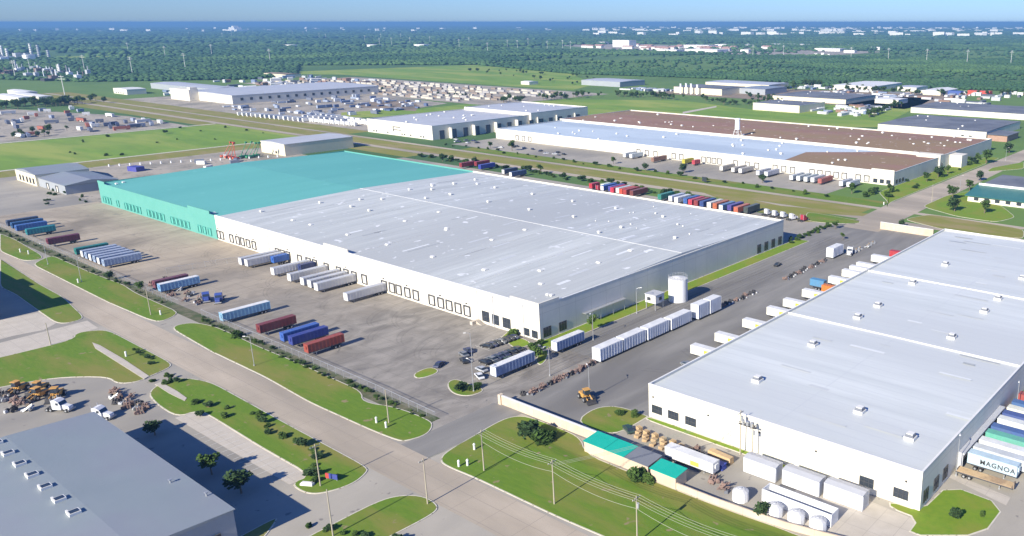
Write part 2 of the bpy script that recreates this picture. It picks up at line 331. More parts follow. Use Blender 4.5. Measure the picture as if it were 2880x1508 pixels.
verge([(-191.4,168.5),(-185.0,168.5),(-184.6,230),(-184.6,340),(-190.9,340),(-191.4,330)], GRASSB, 0.12, sm=0)
verge([(-202.6,164.4),(-207.6,174.3),(-204.3,174.4),(-199.0,169.3)], GRASSB)
verge([(-192,171.5),(-204,171.5),(-200,166),(-192,164)], GRASSB, 0.12)
verge([(-180.2,160.5),(-184.6,166.2),(-184.5,170.4),(-178.8,164.5),(-176.5,159.5)], GRASSB)
# pale concrete areas
sheet('pavement', [(-358.0,74.6),(-356.5,85.4),(-338.6,85.3),(-334.0,80.2),(-335.6,72.1),(-335.1,68.6),(-339.8,64.5),(-358.6,69.2)], 0.045, CONC)
sheet('driveway', [(-331.3,67.6),(-332.9,92.6),(-321.4,92.0),(-319.7,84.0),(-315.3,82.7),(-315.8,63.5),(-317.3,56.6),(-333.6,60.5)], 0.045, CONC)
sheet('pavement', [(-219.7,83.6),(-172.0,83.7),(-172.0,78.6),(-207.3,78.0),(-228.2,77.8),(-227.8,83.6)], 0.045, CONC)
sheet('pavement', [(-79.5,131.5),(-50,131.5),(-50,149.5),(-66,150.6),(-79.5,150.6)], 0.05, CONC)
sheet('pavement', [(-54.3,170.5),(-53.8,172.6),(-40.2,170.3),(-40.0,166.5)], 0.06, CONC)
sheet('yard', rect(-53.8,20,168,330), 0.028, YARD)
TYRE = mat('tyre_marks', (0.10,0.092,0.085), (0.15,0.14,0.13), 0.4, rough=0.9, alpha=0.10)
LINEM = mat('white_road_paint', (0.62,0.61,0.57), (0.50,0.49,0.45), 1.5, rough=0.8)
def strips(name, arcs, wd, z, m):
    mb = MB()
    for pts in arcs:
        for (a,b),(c,d) in zip(pts[:-1],pts[1:]):
            l = math.hypot(c-a,d-b) or 1; nx, ny = -(d-b)/l*wd/2, (c-a)/l*wd/2
            mb.add([(a-nx,b-ny,z),(c-nx,d-ny,z),(c+nx,d+ny,z),(a+nx,b+ny,z)],[(0,1,2,3)])
    struct(name, mb, m)
rt = random.Random(5); arcs = []
for k in range(46):
    x0 = -545+k*7.4+rt.uniform(-2,2); y1 = rt.uniform(140,156); sw = rt.uniform(6,26)*rt.choice((-1,1,1))
    for off in (0,2.0):
        arcs.append([(x0+off+sw*(1-cos(t*0.16)), 172.6-(172.6-y1)*sin(t*0.16)+off*0.2*t/9) for t in range(10)])
for k in range(10):
    x0 = -186+k*0.6+rt.uniform(0,14)
    for off in (0,1.9): arcs.append([(x0+off+1.5*sin(t*0.5+k), 150+t*12) for t in range(18)])
for k in range(16):
    y0 = 180+k*9.5
    for off in (0,2.0): arcs.append([(-131-R1*0.9, y0+off+ (R1/16.0)**2*3*(1 if k%2 else -1)) for R1 in range(0,22,3)])
strips('tyre_marks', arcs, 0.42, 0.062, TYRE)
lines = [[(-205.5,158.2+k*1.72),(-198.6,158.2+k*1.72)] for k in range(8)]+[[(-190.4,150+k*2.6),(-184.6,150+k*2.6)] for k in range(7)]
lines += [[(-214+k*2.9,76.4),(-214+k*2.9,82.0)] for k in range(14)]
lines += [[(-128.3-14,178+k*3.9),(-128.3-1,178+k*3.9)] for k in range(44)]
strips('bay_lines', lines, 0.16, 0.066, LINEM)
# far fields and yards
sheet('grass_field', rect(-900,-733,150,396), 0.03, FIELD)
sheet('grass_field', rect(-1500,-560,380,397), 0.022, GRASSD)
sheet('grass_field', rect(-1500,-560,405,424.5), 0.022, GRASSD)
sheet('grass_field', rect(-1500,-723,430.5,455), 0.022, GRASSD)
sheet('path', rect(-735,-731,120,392), 0.05, KERB)
sheet('path', rect(-908,-903,120,396), 0.05, KERB)
sheet('grass_field', rect(-730,-700,120,396), 0.03, GRASSD)
sheet('yard', [(-1260,200),(-910,200),(-910,372),(-1060,372),(-1260,320)], 0.03, GRAVEL)
sheet('yard', [(-1300,455),(-700,455),(-700,470),(-830,500),(-900,680),(-1105,700),(-1300,700)], 0.035, GRAVEL)
sheet('grass_field', [(-903.9,534.6),(-882.3,607.9),(-818.3,580.5),(-812.5,550.5),(-853.0,503.8)], 0.05, FIELD)
sheet('grass_field', rect(-870,-690,560,690), 0.045, FIELD)
sheet('dirt_lot', [(-974.0,580.7),(-1001.1,627.2),(-970.4,673.9),(-898.8,636.7),(-848.1,594.7),(-914.2,584.1)], 0.06, DIRT)
sheet('yard', [(-1480,700),(-830,690),(-830,910),(-1480,910)], 0.03, GRAVEL)
sheet('grass_field', [(-1662.8,886.4),(-1562.8,933.8),(-1068.9,926.6),(-924.1,931.8),(-977.1,1032.2),(-1211.2,1223.0),(-1670.7,1348.3),(-1741.5,943.5)], 0.05, FIELD)
sheet('grass_field', [(-827.5,689.8),(-818.3,811.8),(-680.8,889.7),(-503.2,833.3),(-487.7,986.9),(-480.6,1115.3),(-428.2,1128.0),(-348.9,775.8),(-399.4,738.1),(-571.6,746.9),(-642.6,677.1),(-723.2,633.9)], 0.05, FIELD)
sheet('grass_field', [(-2845.1,843.9),(-3112.1,935.0),(-2896.9,1160.3),(-2680.8,1076.0)], 0.05, FIELD)
sheet('path', [(-593.3,775.3),(-603.1,857.1),(-593.4,843.5),(-580.1,758.0)], 0.07, CONC)
sheet('yard', [(-1850,2250),(-1250,2350),(-1250,2800),(-2700,3100),(-2850,2750)], 0.2, GRAVEL)
sheet('yard', [(-800,960),(-400,960),(-400,1230),(-800,1100)], 0.05, DIRT)

# ================================================================ main warehouse
def wall_run(mb, x0, x1, y0, y1, z0, z1, m=0, t=0.3): mb.box(x0,x1,y0,y1,z0,z1,m)
def dock_door(parent, x, y, w=2.9, h=3.3, z=1.2, teal=False, leaf=None, axis='x', out=-1):
    """frame proud of the wall with a recessed sectional door"""
    mb = MB(); d = 0.35
    def b(a0,a1,o0,o1,z0,z1,m):
        if axis == 'x': mb.box(x+a0,x+a1,min(y+out*o0,y+out*o1),max(y+out*o0,y+out*o1),z0,z1,m)
        else: mb.box(min(x+out*o0,x+out*o1),max(x+out*o0,x+out*o1),y+a0,y+a1,z0,z1,m)
    b(-w/2-0.45,-w/2,0,d,z-0.2,z+h+0.45,0); b(w/2,w/2+0.45,0,d,z-0.2,z+h+0.45,0); b(-w/2,w/2,0,d,z+h,z+h+0.45,0)
    b(-w/2,w/2,0,0.30,z-0.35,z-0.01,0)
    o = mb.build('dock_door', TEALD if teal else FRAMEB, parent); mb = MB()
    def b(a0,a1,o0,o1,z0,z1,m):
        if axis == 'x': mb.box(x+a0,x+a1,min(y+out*o0,y+out*o1),max(y+out*o0,y+out*o1),z0,z1,m)
        else: mb.box(min(x+out*o0,x+out*o1),max(x+out*o0,x+out*o1),y+a0,y+a1,z0,z1,m)
    b(-w/2+0.002,w/2-0.002,0.001,0.06,z,z+h-0.002,0)
    mb.build('door_leaf', TEALD2 if teal else (leaf or DOORW), o)
    return o
def window(parent, x, y, z0, w, h, axis='x', out=-1, name='window'):
    mb = MB()
    def b(a0,a1,o0,o1,z0,z1,m):
        if axis == 'x': mb.box(x+a0,x+a1,min(y+out*o0,y+out*o1),max(y+out*o0,y+out*o1),z0,z1,m)
        else: mb.box(min(x+out*o0,x+out*o1),max(x+out*o0,x+out*o1),y+a0,y+a1,z0,z1,m)
    b(-w/2,w/2,0,0.05,z0,z0+h,0)
    o = mb.build(name, WINDOWM, parent); mb = MB()
    def b(a0,a1,o0,o1,z0,z1,m):
        if axis == 'x': mb.box(x+a0,x+a1,min(y+out*o0,y+out*o1),max(y+out*o0,y+out*o1),z0,z1,m)
        else: mb.box(min(x+out*o0,x+out*o1),max(x+out*o0,x+out*o1),y+a0,y+a1,z0,z1,m)
    for a in (-w/2, -w/6, w/6, w/2): b(a-0.06,a+0.06,0.05,0.14,z0,z0+h,0)
    b(-w/2,w/2,0.06,0.13,z0+h/2-0.05,z0+h/2+0.05,0)
    mb.build('frame', FRAMEB, o)
    return o
def shell(parent, x0, x1, y0, y1, h, wall, top=0.9, t=0.35, name='wall', coping=COPING):
    """four walls with a parapet standing `top` above the roof, returns nothing"""
    mb = MB()
    mb.box(x0,x1,y0,y0+t,0,h); mb.box(x0,x1,y1-t,y1,0,h); mb.box(x0,x0+t,y0+t,y1-t,0,h); mb.box(x1-t,x1,y0+t,y1-t,0,h)
    mb.build(name, wall, parent)
    c = MB(); e = 0.06
    c.box(x0-e,x1+e,y0-e,y0+t+e,h,h+0.18); c.box(x0-e,x1+e,y1-t-e,y1+e,h,h+0.18); c.box(x0-e,x0+t+e,y0+t+e,y1-t-e,h,h+0.18); c.box(x1-t-e,x1+e,y0+t+e,y1-t-e,h,h+0.18)
    c.build('coping', coping, parent)
def gable_roof(parent, x0, x1, y0, y1, z, rise, m, axis='x', name='roof', th=0.25):
    ym = (y0+y1)/2; xm = (x0+x1)/2; mb = MB()
    if axis == 'x': mb.prof([(y0,z),(y1,z),(ym,z+rise)] if th == 0 else [(y0,z-th),(y1,z-th),(y1,z),(ym,z+rise),(y0,z)], x0, x1)
    else:
        pts = [(x0,z-th),(x1,z-th),(x1,z),(xm,z+rise),(x0,z)]; n = 5
        mb.add([(x,y0,zz) for x,zz in pts]+[(x,y1,zz) for x,zz in pts], [tuple(range(n)), tuple(range(2*n-1,n-1,-1))]+[((i+1)%n,n+(i+1)%n,n+i,i)[::-1] for i in range(n)])
    return mb.build(name, m, parent)

def vent_mb(kind=0):
    mb = MB()
    if kind == 0: mb.box(-0.6,0.6,-0.6,0.6,0,0.5,0); mb.box(-0.8,0.8,-0.8,0.8,0.5,1.0,0,0.25)
    else: mb.box(-1.9,1.9,-0.7,0.7,0,0.35,0); mb.box(-1.8,1.8,-0.6,0.6,0.35,0.75,0,0.2)
    return mb
_ef = MB().box(-1.2,1.2,-1.2,1.2,0,0.7,0).box(-1.0,1.0,-1.0,1.0,0.7,1.3,1,0.12).box(-0.75,0.75,-0.75,0.75,1.3,1.5,0)  # middle tier coloured dark for the shadow at each fan's side
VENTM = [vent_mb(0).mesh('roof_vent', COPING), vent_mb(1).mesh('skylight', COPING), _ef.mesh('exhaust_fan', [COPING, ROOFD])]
def vent(parent, x, y, z, kind=0, s=1.0, name=None):
    o = bpy.data.objects.new(name or ('roof_vent' if kind == 0 else 'skylight'), VENTM[kind]); col.objects.link(o); o.parent = parent; o.location = (x,y,z); o.scale = (s,s,s)
    return o

# front (y=173.4), right side (x=-191.4), roof eaves 11.2 m, ridge at y=249
wh = empty('warehouse', (-373,250,0), 'huge white warehouse with a pale grey roof, its far left third painted teal', 'warehouse')
def loc(p): return (p[0]+373, p[1]-250)
FX0, FX1, FY0, FY1 = -554.6, -191.4, 173.4, 327.0
SPL = -413.0
mb = MB(); X = lambda x: x+373; Y = lambda y: y-250
mb.box(X(SPL),X(FX1),Y(FY0),Y(FY0)+0.35,0,11.9); mb.box(X(FX1)-0.35,X(FX1),Y(FY0)+0.35,Y(FY1)-0.35,0,11.9); mb.box(X(SPL),X(FX1),Y(FY1)-0.35,Y(FY1),0,11.9)
mb.box(X(-318),X(-300.5),Y(FY0)-0.08,Y(FY0)+0.45,11.9,13.3); mb.box(X(-205),X(FX1)+0.05,Y(FY0)-0.08,Y(FY0)+0.45,11.9,13.0); mb.box(X(FX1)-0.4,X(FX1)+0.05,Y(FY0)+0.45,Y(FY0)+9,11.9,13.0)
mb.box(X(-222.6),X(-222.0),Y(FY0)-0.25,Y(FY0),0,11.5)
wo = mb.build('wall', WALLW, wh)
mb = MB(); mb.box(X(FX0),X(SPL),Y(FY0),Y(FY0)+0.35,0,11.9); mb.box(X(FX0),X(FX0)+0.35,Y(FY0)+0.35,Y(FY1)-0.35,0,11.9); mb.box(X(FX0),X(SPL),Y(FY1)-0.35,Y(FY1),0,11.9)
mb.box(X(-441),X(-418),Y(FY0)-0.08,Y(FY0)+0.45,11.9,13.3); mb.box(X(FX0)-0.05,X(-545),Y(FY0)-0.08,Y(FY0)+0.45,11.9,13.1)
tag(mb.build('wall', TEALW, wh), label='teal front wall')
mb = MB(); mb.prof([(Y(FY0)+0.35,11.0),(Y(FY1)-0.35,11.0),(Y(FY1)-0.35,11.2),(0,13.0),(Y(FY0)+0.35,11.2)], X(SPL), X(FX1)-0.35)
mb.build('roof', ROOFW, wh)
mb = MB(); mb.prof([(Y(FY0)+0.35,11.0),(Y(FY1)-0.35,11.0),(Y(FY1)-0.35,11.2),(0,13.0),(Y(FY0)+0.35,11.2)], X(FX0)+0.35, X(SPL))
tag(mb.build('roof', TEALR, wh), label='teal roof section')
mb = MB(); mb.box(X(SPL),X(FX1)-0.6,-0.2,0.2,12.95,13.06); mb.build('ridge_cap', COPING, wh)
mb = MB(); mb.box(X(FX1)-0.45,X(FX1)+0.08,Y(FY0)+9,Y(FY1),11.9,12.1); mb.box(X(SPL),X(-318),Y(FY0)-0.06,Y(FY0)+0.45,11.9,12.08); mb.box(X(-300.5),X(-205),Y(FY0)-0.06,Y(FY0)+0.45,11.9,12.08); mb.build('coping', COPING, wh)
def roofz(y): return 11.2+1.8*(1-abs(y-250.2)/76.8)
white_doors = [-413.9,-408.1,-398.7,-392.8,-388.2,-383.0,-377.6, -356.9,-352.4,-347.9,-338.5,-331.4,-326.5,-317.7,-308.6,-303.2,-297.6,-290.6,-277.3,-273.9+1.6,-268.0,-262.6,-257.4,-247.9,-242.7,-237.9,-232.9,-228.0]
white_doors[0] = -411.2
for x in white_doors: dock_door(wh, X(x), Y(FY0), 2.7, 3.2, 1.2)
teal_doors = [-549,-545,-541,-530]+[-519,-514.5,-510,-505.5,-501]+[-490,-485.5,-481,-476.5,-472]+[-461.5,-457,-452.5,-448,-443.5]+[-431,-426,-420.5]
for x in teal_doors: dock_door(wh, X(x), Y(FY0), 2.5, 3.0, 1.2, teal=True)
window(wh, X(-218.2), Y(FY0), 1.0, 3.6, 3.8); window(wh, X(-213.1), Y(FY0), 1.0, 3.4, 3.6); window(wh, X(-207.5), Y(FY0), 1.0, 3.8, 3.6)
window(wh, X(-197.9), Y(FY0), 0.6, 2.8, 2.6); window(wh, X(-193.9), Y(FY0), 0.6, 2.6, 2.6)
for y, hh in ((176.5,3.4),(183.6,3.2),(190.0,3.0)): window(wh, X(FX1), Y(y), 0.8, 3.4, hh, 'y', 1)
for y in (306.0,312.0,318.0,324.0): window(wh, X(FX1), Y(y), 0.6, 3.0, 4.0, 'y', 1, 'bay_opening')
mb = MB(); mb.box(X(-222.5),X(-221.2),Y(FY0)-3.6,Y(FY0)-0.3,0,1.25); 
for k in range(6): mb.box(X(-221.2)+k*0.45,X(-221.2)+k*0.45+0.43,Y(FY0)-1.9,Y(FY0)-0.3,0,1.05-k*0.18)
mb.build('steps', CONC, wh)
for q in [(-397.4,217.8),(-386.8,233.6),(-376.1,221.9),(-377.9,240.3),(-360.9,222.0),(-389.3,264.6),(-392.5,281.4),(-380.0,272.2),(-386.8,292.0),(-360.6,269.7),(-361.6,254.9),(-404.1,191.2),(-389.5,279.6),(-386.0,291.5),(-375.8,299.7),(-361.2,269.9),(-388.4,308.5),(-359.2,298.5),(-329.2,298.3),(-329.9,269.0),(-299.6,269.0),(-299.0,298.0),(-270.2,298.8),(-239.8,268.4),(-240.0,298.2),(-240.4,254.6),(-271.7,271.0),(-209.1,267.7)]:
    vent(wh, X(q[0]), Y(q[1]), roofz(q[1]), 0, 0.9)
for q in [(-374.3,190.9),(-359.2,191.1),(-328.8,190.7),(-328.5,219.4),(-301.5,221.9),(-300.2,191.0),(-269.8,190.9),(-330.0,239.2),(-299.3,220.0),(-269.5,220.4),(-270.3,239.5),(-269.4,190.5),(-239.2,191.0),(-210.1,221.7),(-210.7,240.8),(-221.1,202.0),(-239.2,191.4),(-209.5,191.5)]:
    vent(wh, X(q[0]), Y(q[1]), roofz(q[1]), 1, 0.75).scale = (0.5,0.9,0.6); wh.children[-1].rotation_euler = (0,0,1.57)
for q in [(-197.5,184.9),(-198.9,184.6)]: vent(wh, X(q[0]), Y(q[1]), 11.3, 0, 0.8, 'air_conditioner')
for q in [(-542.6,176.6),(-544.6,180.8),(-419.5,174.2)]: vent(wh, X(q[0]), Y(q[1])+2, 11.3, 0, 0.9, 'air_conditioner')
mb = MB(); mb.box(X(-191.3),X(-189.6),Y(193),Y(214),4.2,4.35)
for y in (194,200.5,207,213): mb.tube((X(-189.8),Y(y),0),(X(-189.8),Y(y),4.2),0.07,n=6)
mb.build('canopy', STEEL, wh)
# clutter of vents over the far right corner of the roof
for k in range(12):
    x = rnd.uniform(-262,-197); y = rnd.uniform(268,322); vent(wh, X(x), Y(y), roofz(y), 0, rnd.uniform(0.25,0.6))

PATCH = [mat('roof_patch_light', (0.70,0.72,0.72), (0.62,0.64,0.65), 0.5, rough=0.6), mat('roof_patch_dark', (0.33,0.35,0.36), (0.40,0.42,0.43), 0.5, rough=0.7), mat('roof_patch_mid', (0.47,0.49,0.50), (0.54,0.56,0.57), 0.4, rough=0.6)]
rp = random.Random(77)
def patches(root, n_, x0,x1,y0,y1, zf, cx, cy, lx, ly):
    for k in range(n_):
        x = rp.uniform(x0,x1); y = rp.uniform(y0,y1); a, b = rp.uniform(*lx), rp.uniform(*ly)
        if (y-250.2)*(y+b-250.2) < 0: continue
        z0_, z1_ = zf(y)+0.03, zf(y+b)+0.03
        MB().add([(x-cx,y-cy,z0_),(x+a-cx,y-cy,z0_),(x+a-cx,y+b-cy,z1_),(x-cx,y+b-cy,z1_)],[(0,1,2,3)]).build('roof_patch', PATCH[rp.choice((0,0,1,2,2))], root)
patches(wh, 74, -405,-200,180,318, roofz, -373, 250, (0.3,2.2), (3,16))
for x,ya,yb in ((-388,180,226),(-352,190,246),(-301,182,214),(-262,196,244),(-231,178,232),(-330,262,312),(-246,258,300)):
    MB().tube((X(x),Y(ya),roofz(ya)+0.06),(X(x),Y(yb),roofz(yb)+0.06),0.05,n=5).build('conduit', COPING, wh)
for x in range(-409,-195,15):
    if all(abs(x-d_) > 2.2 for d_ in white_doors): MB().box(X(x)-0.12,X(x)+0.12,Y(FY0)-0.22,Y(FY0),0,11.2).box(X(x)-0.3,X(x)+0.3,Y(FY0)-0.3,Y(FY0),10.7,11.2).build('downpipe', ROOFG2, wh)
for k,x in enumerate(white_doors[::3]): MB().box(X(x)-0.3,X(x)+0.3,Y(FY0)-0.5,Y(FY0),5.6,5.85).build('wall_light', BLACKM, wh)
# ================================================================ right warehouse (x -128.8..-54, y 153..364)
w3 = empty('warehouse', (-91,260,0), 'long white warehouse at the right edge, cream trailers backed along its left side', 'warehouse')
X = lambda x: x+91; Y = lambda y: y-260
shell(w3, X(-128.8), X(-54.1), Y(153.2), Y(365), 9.3, WALLN)
gable_roof(w3, X(-128.45), X(-54.45), Y(153.55), Y(364.65), 8.7, 0.3, ROOFN, 'y')
for y in (224,284): MB().box(X(-128.3),X(-54.6),Y(y)-0.16,Y(y)+0.16,8.75,9.24).build('roof_joint', COPING, w3)
for x in (-126.0,-120.6,-115.0,-66.5,-58.5): window(w3, X(x), Y(153.2), 1.5, 3.3, 2.3)
for y in (156.0,162.0,167.5): window(w3, X(-54.1), Y(y), 1.0, 2.8, 3.2, 'y', 1)
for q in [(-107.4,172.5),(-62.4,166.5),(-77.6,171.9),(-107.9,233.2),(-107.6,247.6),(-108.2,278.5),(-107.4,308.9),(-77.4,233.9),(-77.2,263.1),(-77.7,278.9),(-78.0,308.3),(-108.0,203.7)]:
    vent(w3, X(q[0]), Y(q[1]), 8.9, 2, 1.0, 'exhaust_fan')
patches(w3, 40, -126,-60,160,355, lambda y: 9.02, -91, 260, (3,12), (0.3,1.4))
mb = MB(); mb.box(X(-54.05),X(-52.6),Y(175.5),Y(206),3.9,4.3,0)
for y in (175.6,186,196,205.6): mb.box(X(-54.05),X(-52.9),Y(y),Y(y)+0.2,0,3.9,0)
mb.build('dock_canopy', ROOFG2, w3)
for x in (-127.2,-109.5,-94.5,-79.2,-57.5): MB().box(X(x)-0.2,X(x)+0.2,Y(152.9),Y(153.2),5.9,6.25).build('wall_light', BLACKM, w3)
MB().tube((X(-107),Y(152.7),2.9),(X(-102.6),Y(152.7),2.9),0.06,n=6).tube((X(-107),Y(152.7),2.9),(X(-107),Y(152.7),0),0.05,n=6).tube((X(-104.8),Y(152.7),2.9),(X(-104.8),Y(152.7),0.5),0.05,n=6).tube((X(-102.6),Y(152.7),2.9),(X(-102.6),Y(152.7),0),0.05,n=6).build('wall_pipes', STEEL, w3)

# ================================================================ grey-roofed building, bottom left
gb = empty('warehouse', (-200,40,0), 'grey metal roofed shed filling the bottom left corner with a row of dark roof skylights', 'warehouse')
X = lambda x: x+200; Y = lambda y: y-40
gx0, gx1, gy0, gy1, gh = -228.5, -157.6, 21, 61.0, 8.2
mb = MB(); mb.box(X(gx0),X(gx1)-0.3,Y(gy0),Y(gy1)-0.3,0,gh); mb.build('wall', WALLG, gb)
mb = MB(); mb.prof([(Y(gy0)-0.4,gh),(Y(gy1),gh),(Y(gy1),gh+0.15),(Y(43.5),gh+0.9),(Y(gy0)-0.4,gh+0.15)], X(gx0)-0.4, X(gx1)); mb.build('roof', ROOFG, gb)
# dark skylight boxes along its ridge
for x in (-218.2,-210.6,-203.0,-195.2,-187.5,-179.7,-226,-171.8):
    m_ = MB(); m_.box(-0.9,0.9,0,2.0,-0.35,0.55,0); m_.box(-0.7,0.7,0.25,1.8,0.55,0.60,1); m_.box(-1.7,-0.9,0.1,0.45,-0.35,0.50,2)
    if x != -171.8: m_.build('roof_hatch', [COPING, WINDOWM, COPING], gb, (X(x),Y(40.2),gh+0.85))
for x,y in ((-178.0,57.6),(-166.9,59.8)): MB().tube((0,0,-0.2),(0,0,0.8),0.18,n=10).box(-0.3,0.3,-0.3,0.3,0.8,0.95).build('roof_vent', STEEL, gb, (X(x),Y(y),gh+0.15))
for y in (55.5,50.5): dock_door(gb, X(gx1-0.3), Y(y), 3.4, 3.6, 0.6, axis='y', out=1)
dock_door(gb, X(-236+0), Y(0), 0.1, 0.1) if False else None

# building just outside the left edge whose shadow falls on the road
bo = empty('warehouse', (-400,50,0), 'white warehouse just beyond the left edge, seen only by its long shadow on the road', 'warehouse')
mb = MB(); mb.box(-80,42,-30,24,0,11.2); mb.box(-60,-40,23.6,24.3,11.2,12.4); mb.box(30,42.1,23.6,24.3,11.2,12.6); mb.box(-10,4,23.6,24.3,11.2,12.2); mb.build('wall', WALLW, bo)
MB().box(-79.6,41.6,-29.6,23.4,11.2,11.25).build('roof', ROOFG2, bo)

# ================================================================ other buildings
def building(loc0, label, x0,x1,y0,y1,h, wall, roof, rise=0.6, axis='x', parapet=False, doors=(), wins=(), vents=0, cat='building', name='industrial_building', over=0.2, sidewins=(), seed=1):
    cx, cy = (x0+x1)/2, (y0+y1)/2
    o = empty(name, (cx,cy,0), label, cat)
    a, b, c, d = x0-cx, x1-cx, y0-cy, y1-cy
    if parapet:
        shell(o, a,b,c,d,h+0.7,wall); gable_roof(o, a+0.35,b-0.35,c+0.35,d-0.35,h,rise,roof,axis)
    else:
        MB().box(a,b,c,d,0,h-0.25).build('wall', wall, o); gable_roof(o, a-over,b+over,c-over,d+over,h,rise,roof,axis)
    for x in doors: dock_door(o, x-cx, c, 3.0, 3.2, 0.6)
    for x in wins: window(o, x-cx, c, 1.0, 2.4, 1.8)
    for y in sidewins: window(o, b, y-cy, 1.0, 2.4, 1.8, 'y', 1)
    r2 = random.Random(seed)
    for _ in range(vents): vent(o, r2.uniform(a+3,b-3), r2.uniform(c+2,d-2), h+0.15, 0, r2.uniform(0.7,1.2))
    return o, cx, cy

# long pair of white walled warehouses beyond the highway
w4 = empty('warehouse', (-398,540,0), 'very long low warehouse beyond the highway, pale blue roof turning brown at one end', 'warehouse')
X = lambda x: x+398; Y = lambda y: y-540
shell(w4, X(-588), X(-209.5), Y(493.5), Y(576), 8.8, WALLW)
MB().box(X(-225),X(-209.4),Y(493.3),Y(494),8.8,10.0).build('wall_panel', WALLW, w4)
mb = MB(); mb.add([(X(-587.6),Y(493.9),8.1),(X(-292),Y(493.9),8.1),(X(-299),Y(540),8.1),(X(-272),Y(560),8.1),(X(-255),Y(575.6),8.1),(X(-587.6),Y(575.6),8.1)],[tuple(range(6))]); mb.build('roof', ROOFL, w4)
mb = MB(); mb.add([(X(-292),Y(493.9),8.05),(X(-209.9),Y(493.9),8.05),(X(-209.9),Y(575.6),8.05),(X(-255),Y(575.6),8.05),(X(-272),Y(560),8.05),(X(-299),Y(540),8.05)],[tuple(range(6))]); tag(mb.build('roof', ROOFB, w4), label='brown gravel roof end')
for x in (-560,-552,-544)+(-421,-412.5,-404)+(-386.2,-379)+(-358.4,-353.6,-348.9,-344.1)+(-330,-320,-312,-297,-290,-283,-268,-262,-256,-250,-244,-234,-228): dock_door(w4, X(x), Y(493.5), 3.0, 3.6, 1.0)
for x in (-222,-217.5,-213): window(w4, X(x), Y(493.5), 1.0, 2.8, 2.6)
for y in (498,503,508): window(w4, X(-209.5), Y(y), 1.0, 2.8, 2.6, 'y', 1)
for _ in range(26):
    x = rnd.uniform(-560,-215); vent(w4, X(x), Y(rnd.uniform(500,570)), 8.1, 0, rnd.uniform(0.7,1.3))
w5 = empty('warehouse', (-395,630,0), 'long brown-roofed warehouse standing directly behind the pale blue roof', 'warehouse')
X = lambda x: x+395; Y = lambda y: y-630
shell(w5, X(-592), X(-208.5), Y(577), Y(682), 9.8, WALLW)
gable_roof(w5, X(-591.6), X(-208.9), Y(577.4), Y(681.6), 9.0, 0.9, ROOFB)
mb = MB(); mb.box(X(-226),X(-208.4),Y(569.5),Y(577),0,10.4); mb.box(X(-208.5),X(-199.5),Y(588),Y(600),0,8.6); mb.build('office_wing', WALLW, w5)
for y in (573,): window(w5, X(-208.4), Y(y), 1.0, 2.8, 3.5, 'y', 1)
for x in (-217,-213): window(w5, X(x), Y(569.5), 1.0, 2.4, 4.0)
for _ in range(46): vent(w5, X(rnd.uniform(-585,-214)), Y(rnd.uniform(582,678)), 9.3, 0, rnd.uniform(0.8,1.4))

# elevated white tank on lattice legs on that roof line
wt = empty('roof_tower', (-384.5,577,8.8), 'small white vent tower on thin legs standing on the pale blue roof', 'tower')
m_ = MB()
for a,b in ((-3,-3),(3,-3),(3,3),(-3,3)): m_.tube((a,b,-0.8),(a*0.5,b*0.5,6),0.22,n=6)
for z in (1.5,4): m_.tube((-2.6,-2.6,z),(2.6,-2.6,z),0.12,n=5); m_.tube((-2.6,2.6,z),(2.6,2.6,z),0.12,n=5)
m_.build('legs', COPING, wt)
MB().tube((0,0,6),(0,0,14),2.2,2.0,16).tube((0,0,14),(0,0,15),2.5,2.5,16).build('drum', TANKW, wt)

# white two-part building left of it
w6 = empty('warehouse', (-672,540,0), 'white two-part building with tall loading bays in its shaded side, beyond the highway', 'warehouse')
X = lambda x: x+672; Y = lambda y: y-540
shell(w6, X(-722), X(-623), Y(452), Y(566), 12.4, WALLW); gable_roof(w6, X(-721.6), X(-623.4), Y(452.4), Y(565.6), 11.6, 0.6, ROOFG2)
shell(w6, X(-722), X(-620.5), Y(566), Y(646), 14.4, WALLW); gable_roof(w6, X(-721.6), X(-620.9), Y(566.4), Y(645.6), 13.6, 0.6, ROOFG2)
for x in (-712,-708,-690,-668,-664,-655,-640,-636): window(w6, X(x), Y(452), 1.2, 1.6, 1.4)
mb = MB(); mb.box(X(-681),X(-670),Y(451.7),Y(452),7.6,8.2,0); mb.box(X(-681),X(-680.4),Y(451.5),Y(452),3.6,8.2,0); mb.box(X(-681),X(-669),Y(451.5),Y(452),5.2,5.6,0); mb.build('wall_sign_frame', FRAMEB, w6)
for y in range(462,640,13): dock_door(w6, X(-623 if y < 562 else -620.5), Y(y), 4.2, 7.0, 0.3, axis='y', out=1, leaf=ROOFD)
for y in range(470,640,26): MB().box(X(-622.9 if y < 562 else -620.4),X(-619),Y(y)-0.5,Y(y)+0.5,0,9.5).build('buttress', WALLW, w6)
for _ in range(14): vent(w6, X(rnd.uniform(-715,-630)), Y(rnd.uniform(458,555)), 11.8, 0, 1.2)
for _ in range(8): vent(w6, X(rnd.uniform(-715,-630)), Y(rnd.uniform(572,640)), 13.8, 0, 1.0)

building(0, 'cream metal shed with a grey roof standing just behind the teal roof section', -675,-638.5,327,385,9.2, CREAMM, ROOFG2, 0.7, 'y', wins=(-652,))
# house-like workshop left of teal part
o, cx, cy = building(0, 'cream gabled workshop with a blue-grey ribbed roof left of the teal section', -682,-644,168.5,198,7.4, CREAMM, ROOFG, 1.8, 'y')
MB().box(38-19,57+8,-13.5,15,0,5.2).build('wing_wall', WALLG, o)
gable_roof(o, 38-19.2,57+8.4,-13.9,15.3,5.6,1.9,ROOFG,'x','wing_roof')
for x in (-674,-668,-661,-655,-649): window(o, x-cx, 168.5-cy, 1.0, 2.6, 3.6)
for x in (-628,-612): dock_door(o, x-cx, 169.8-cy, 3.2, 3.4, 0.1)

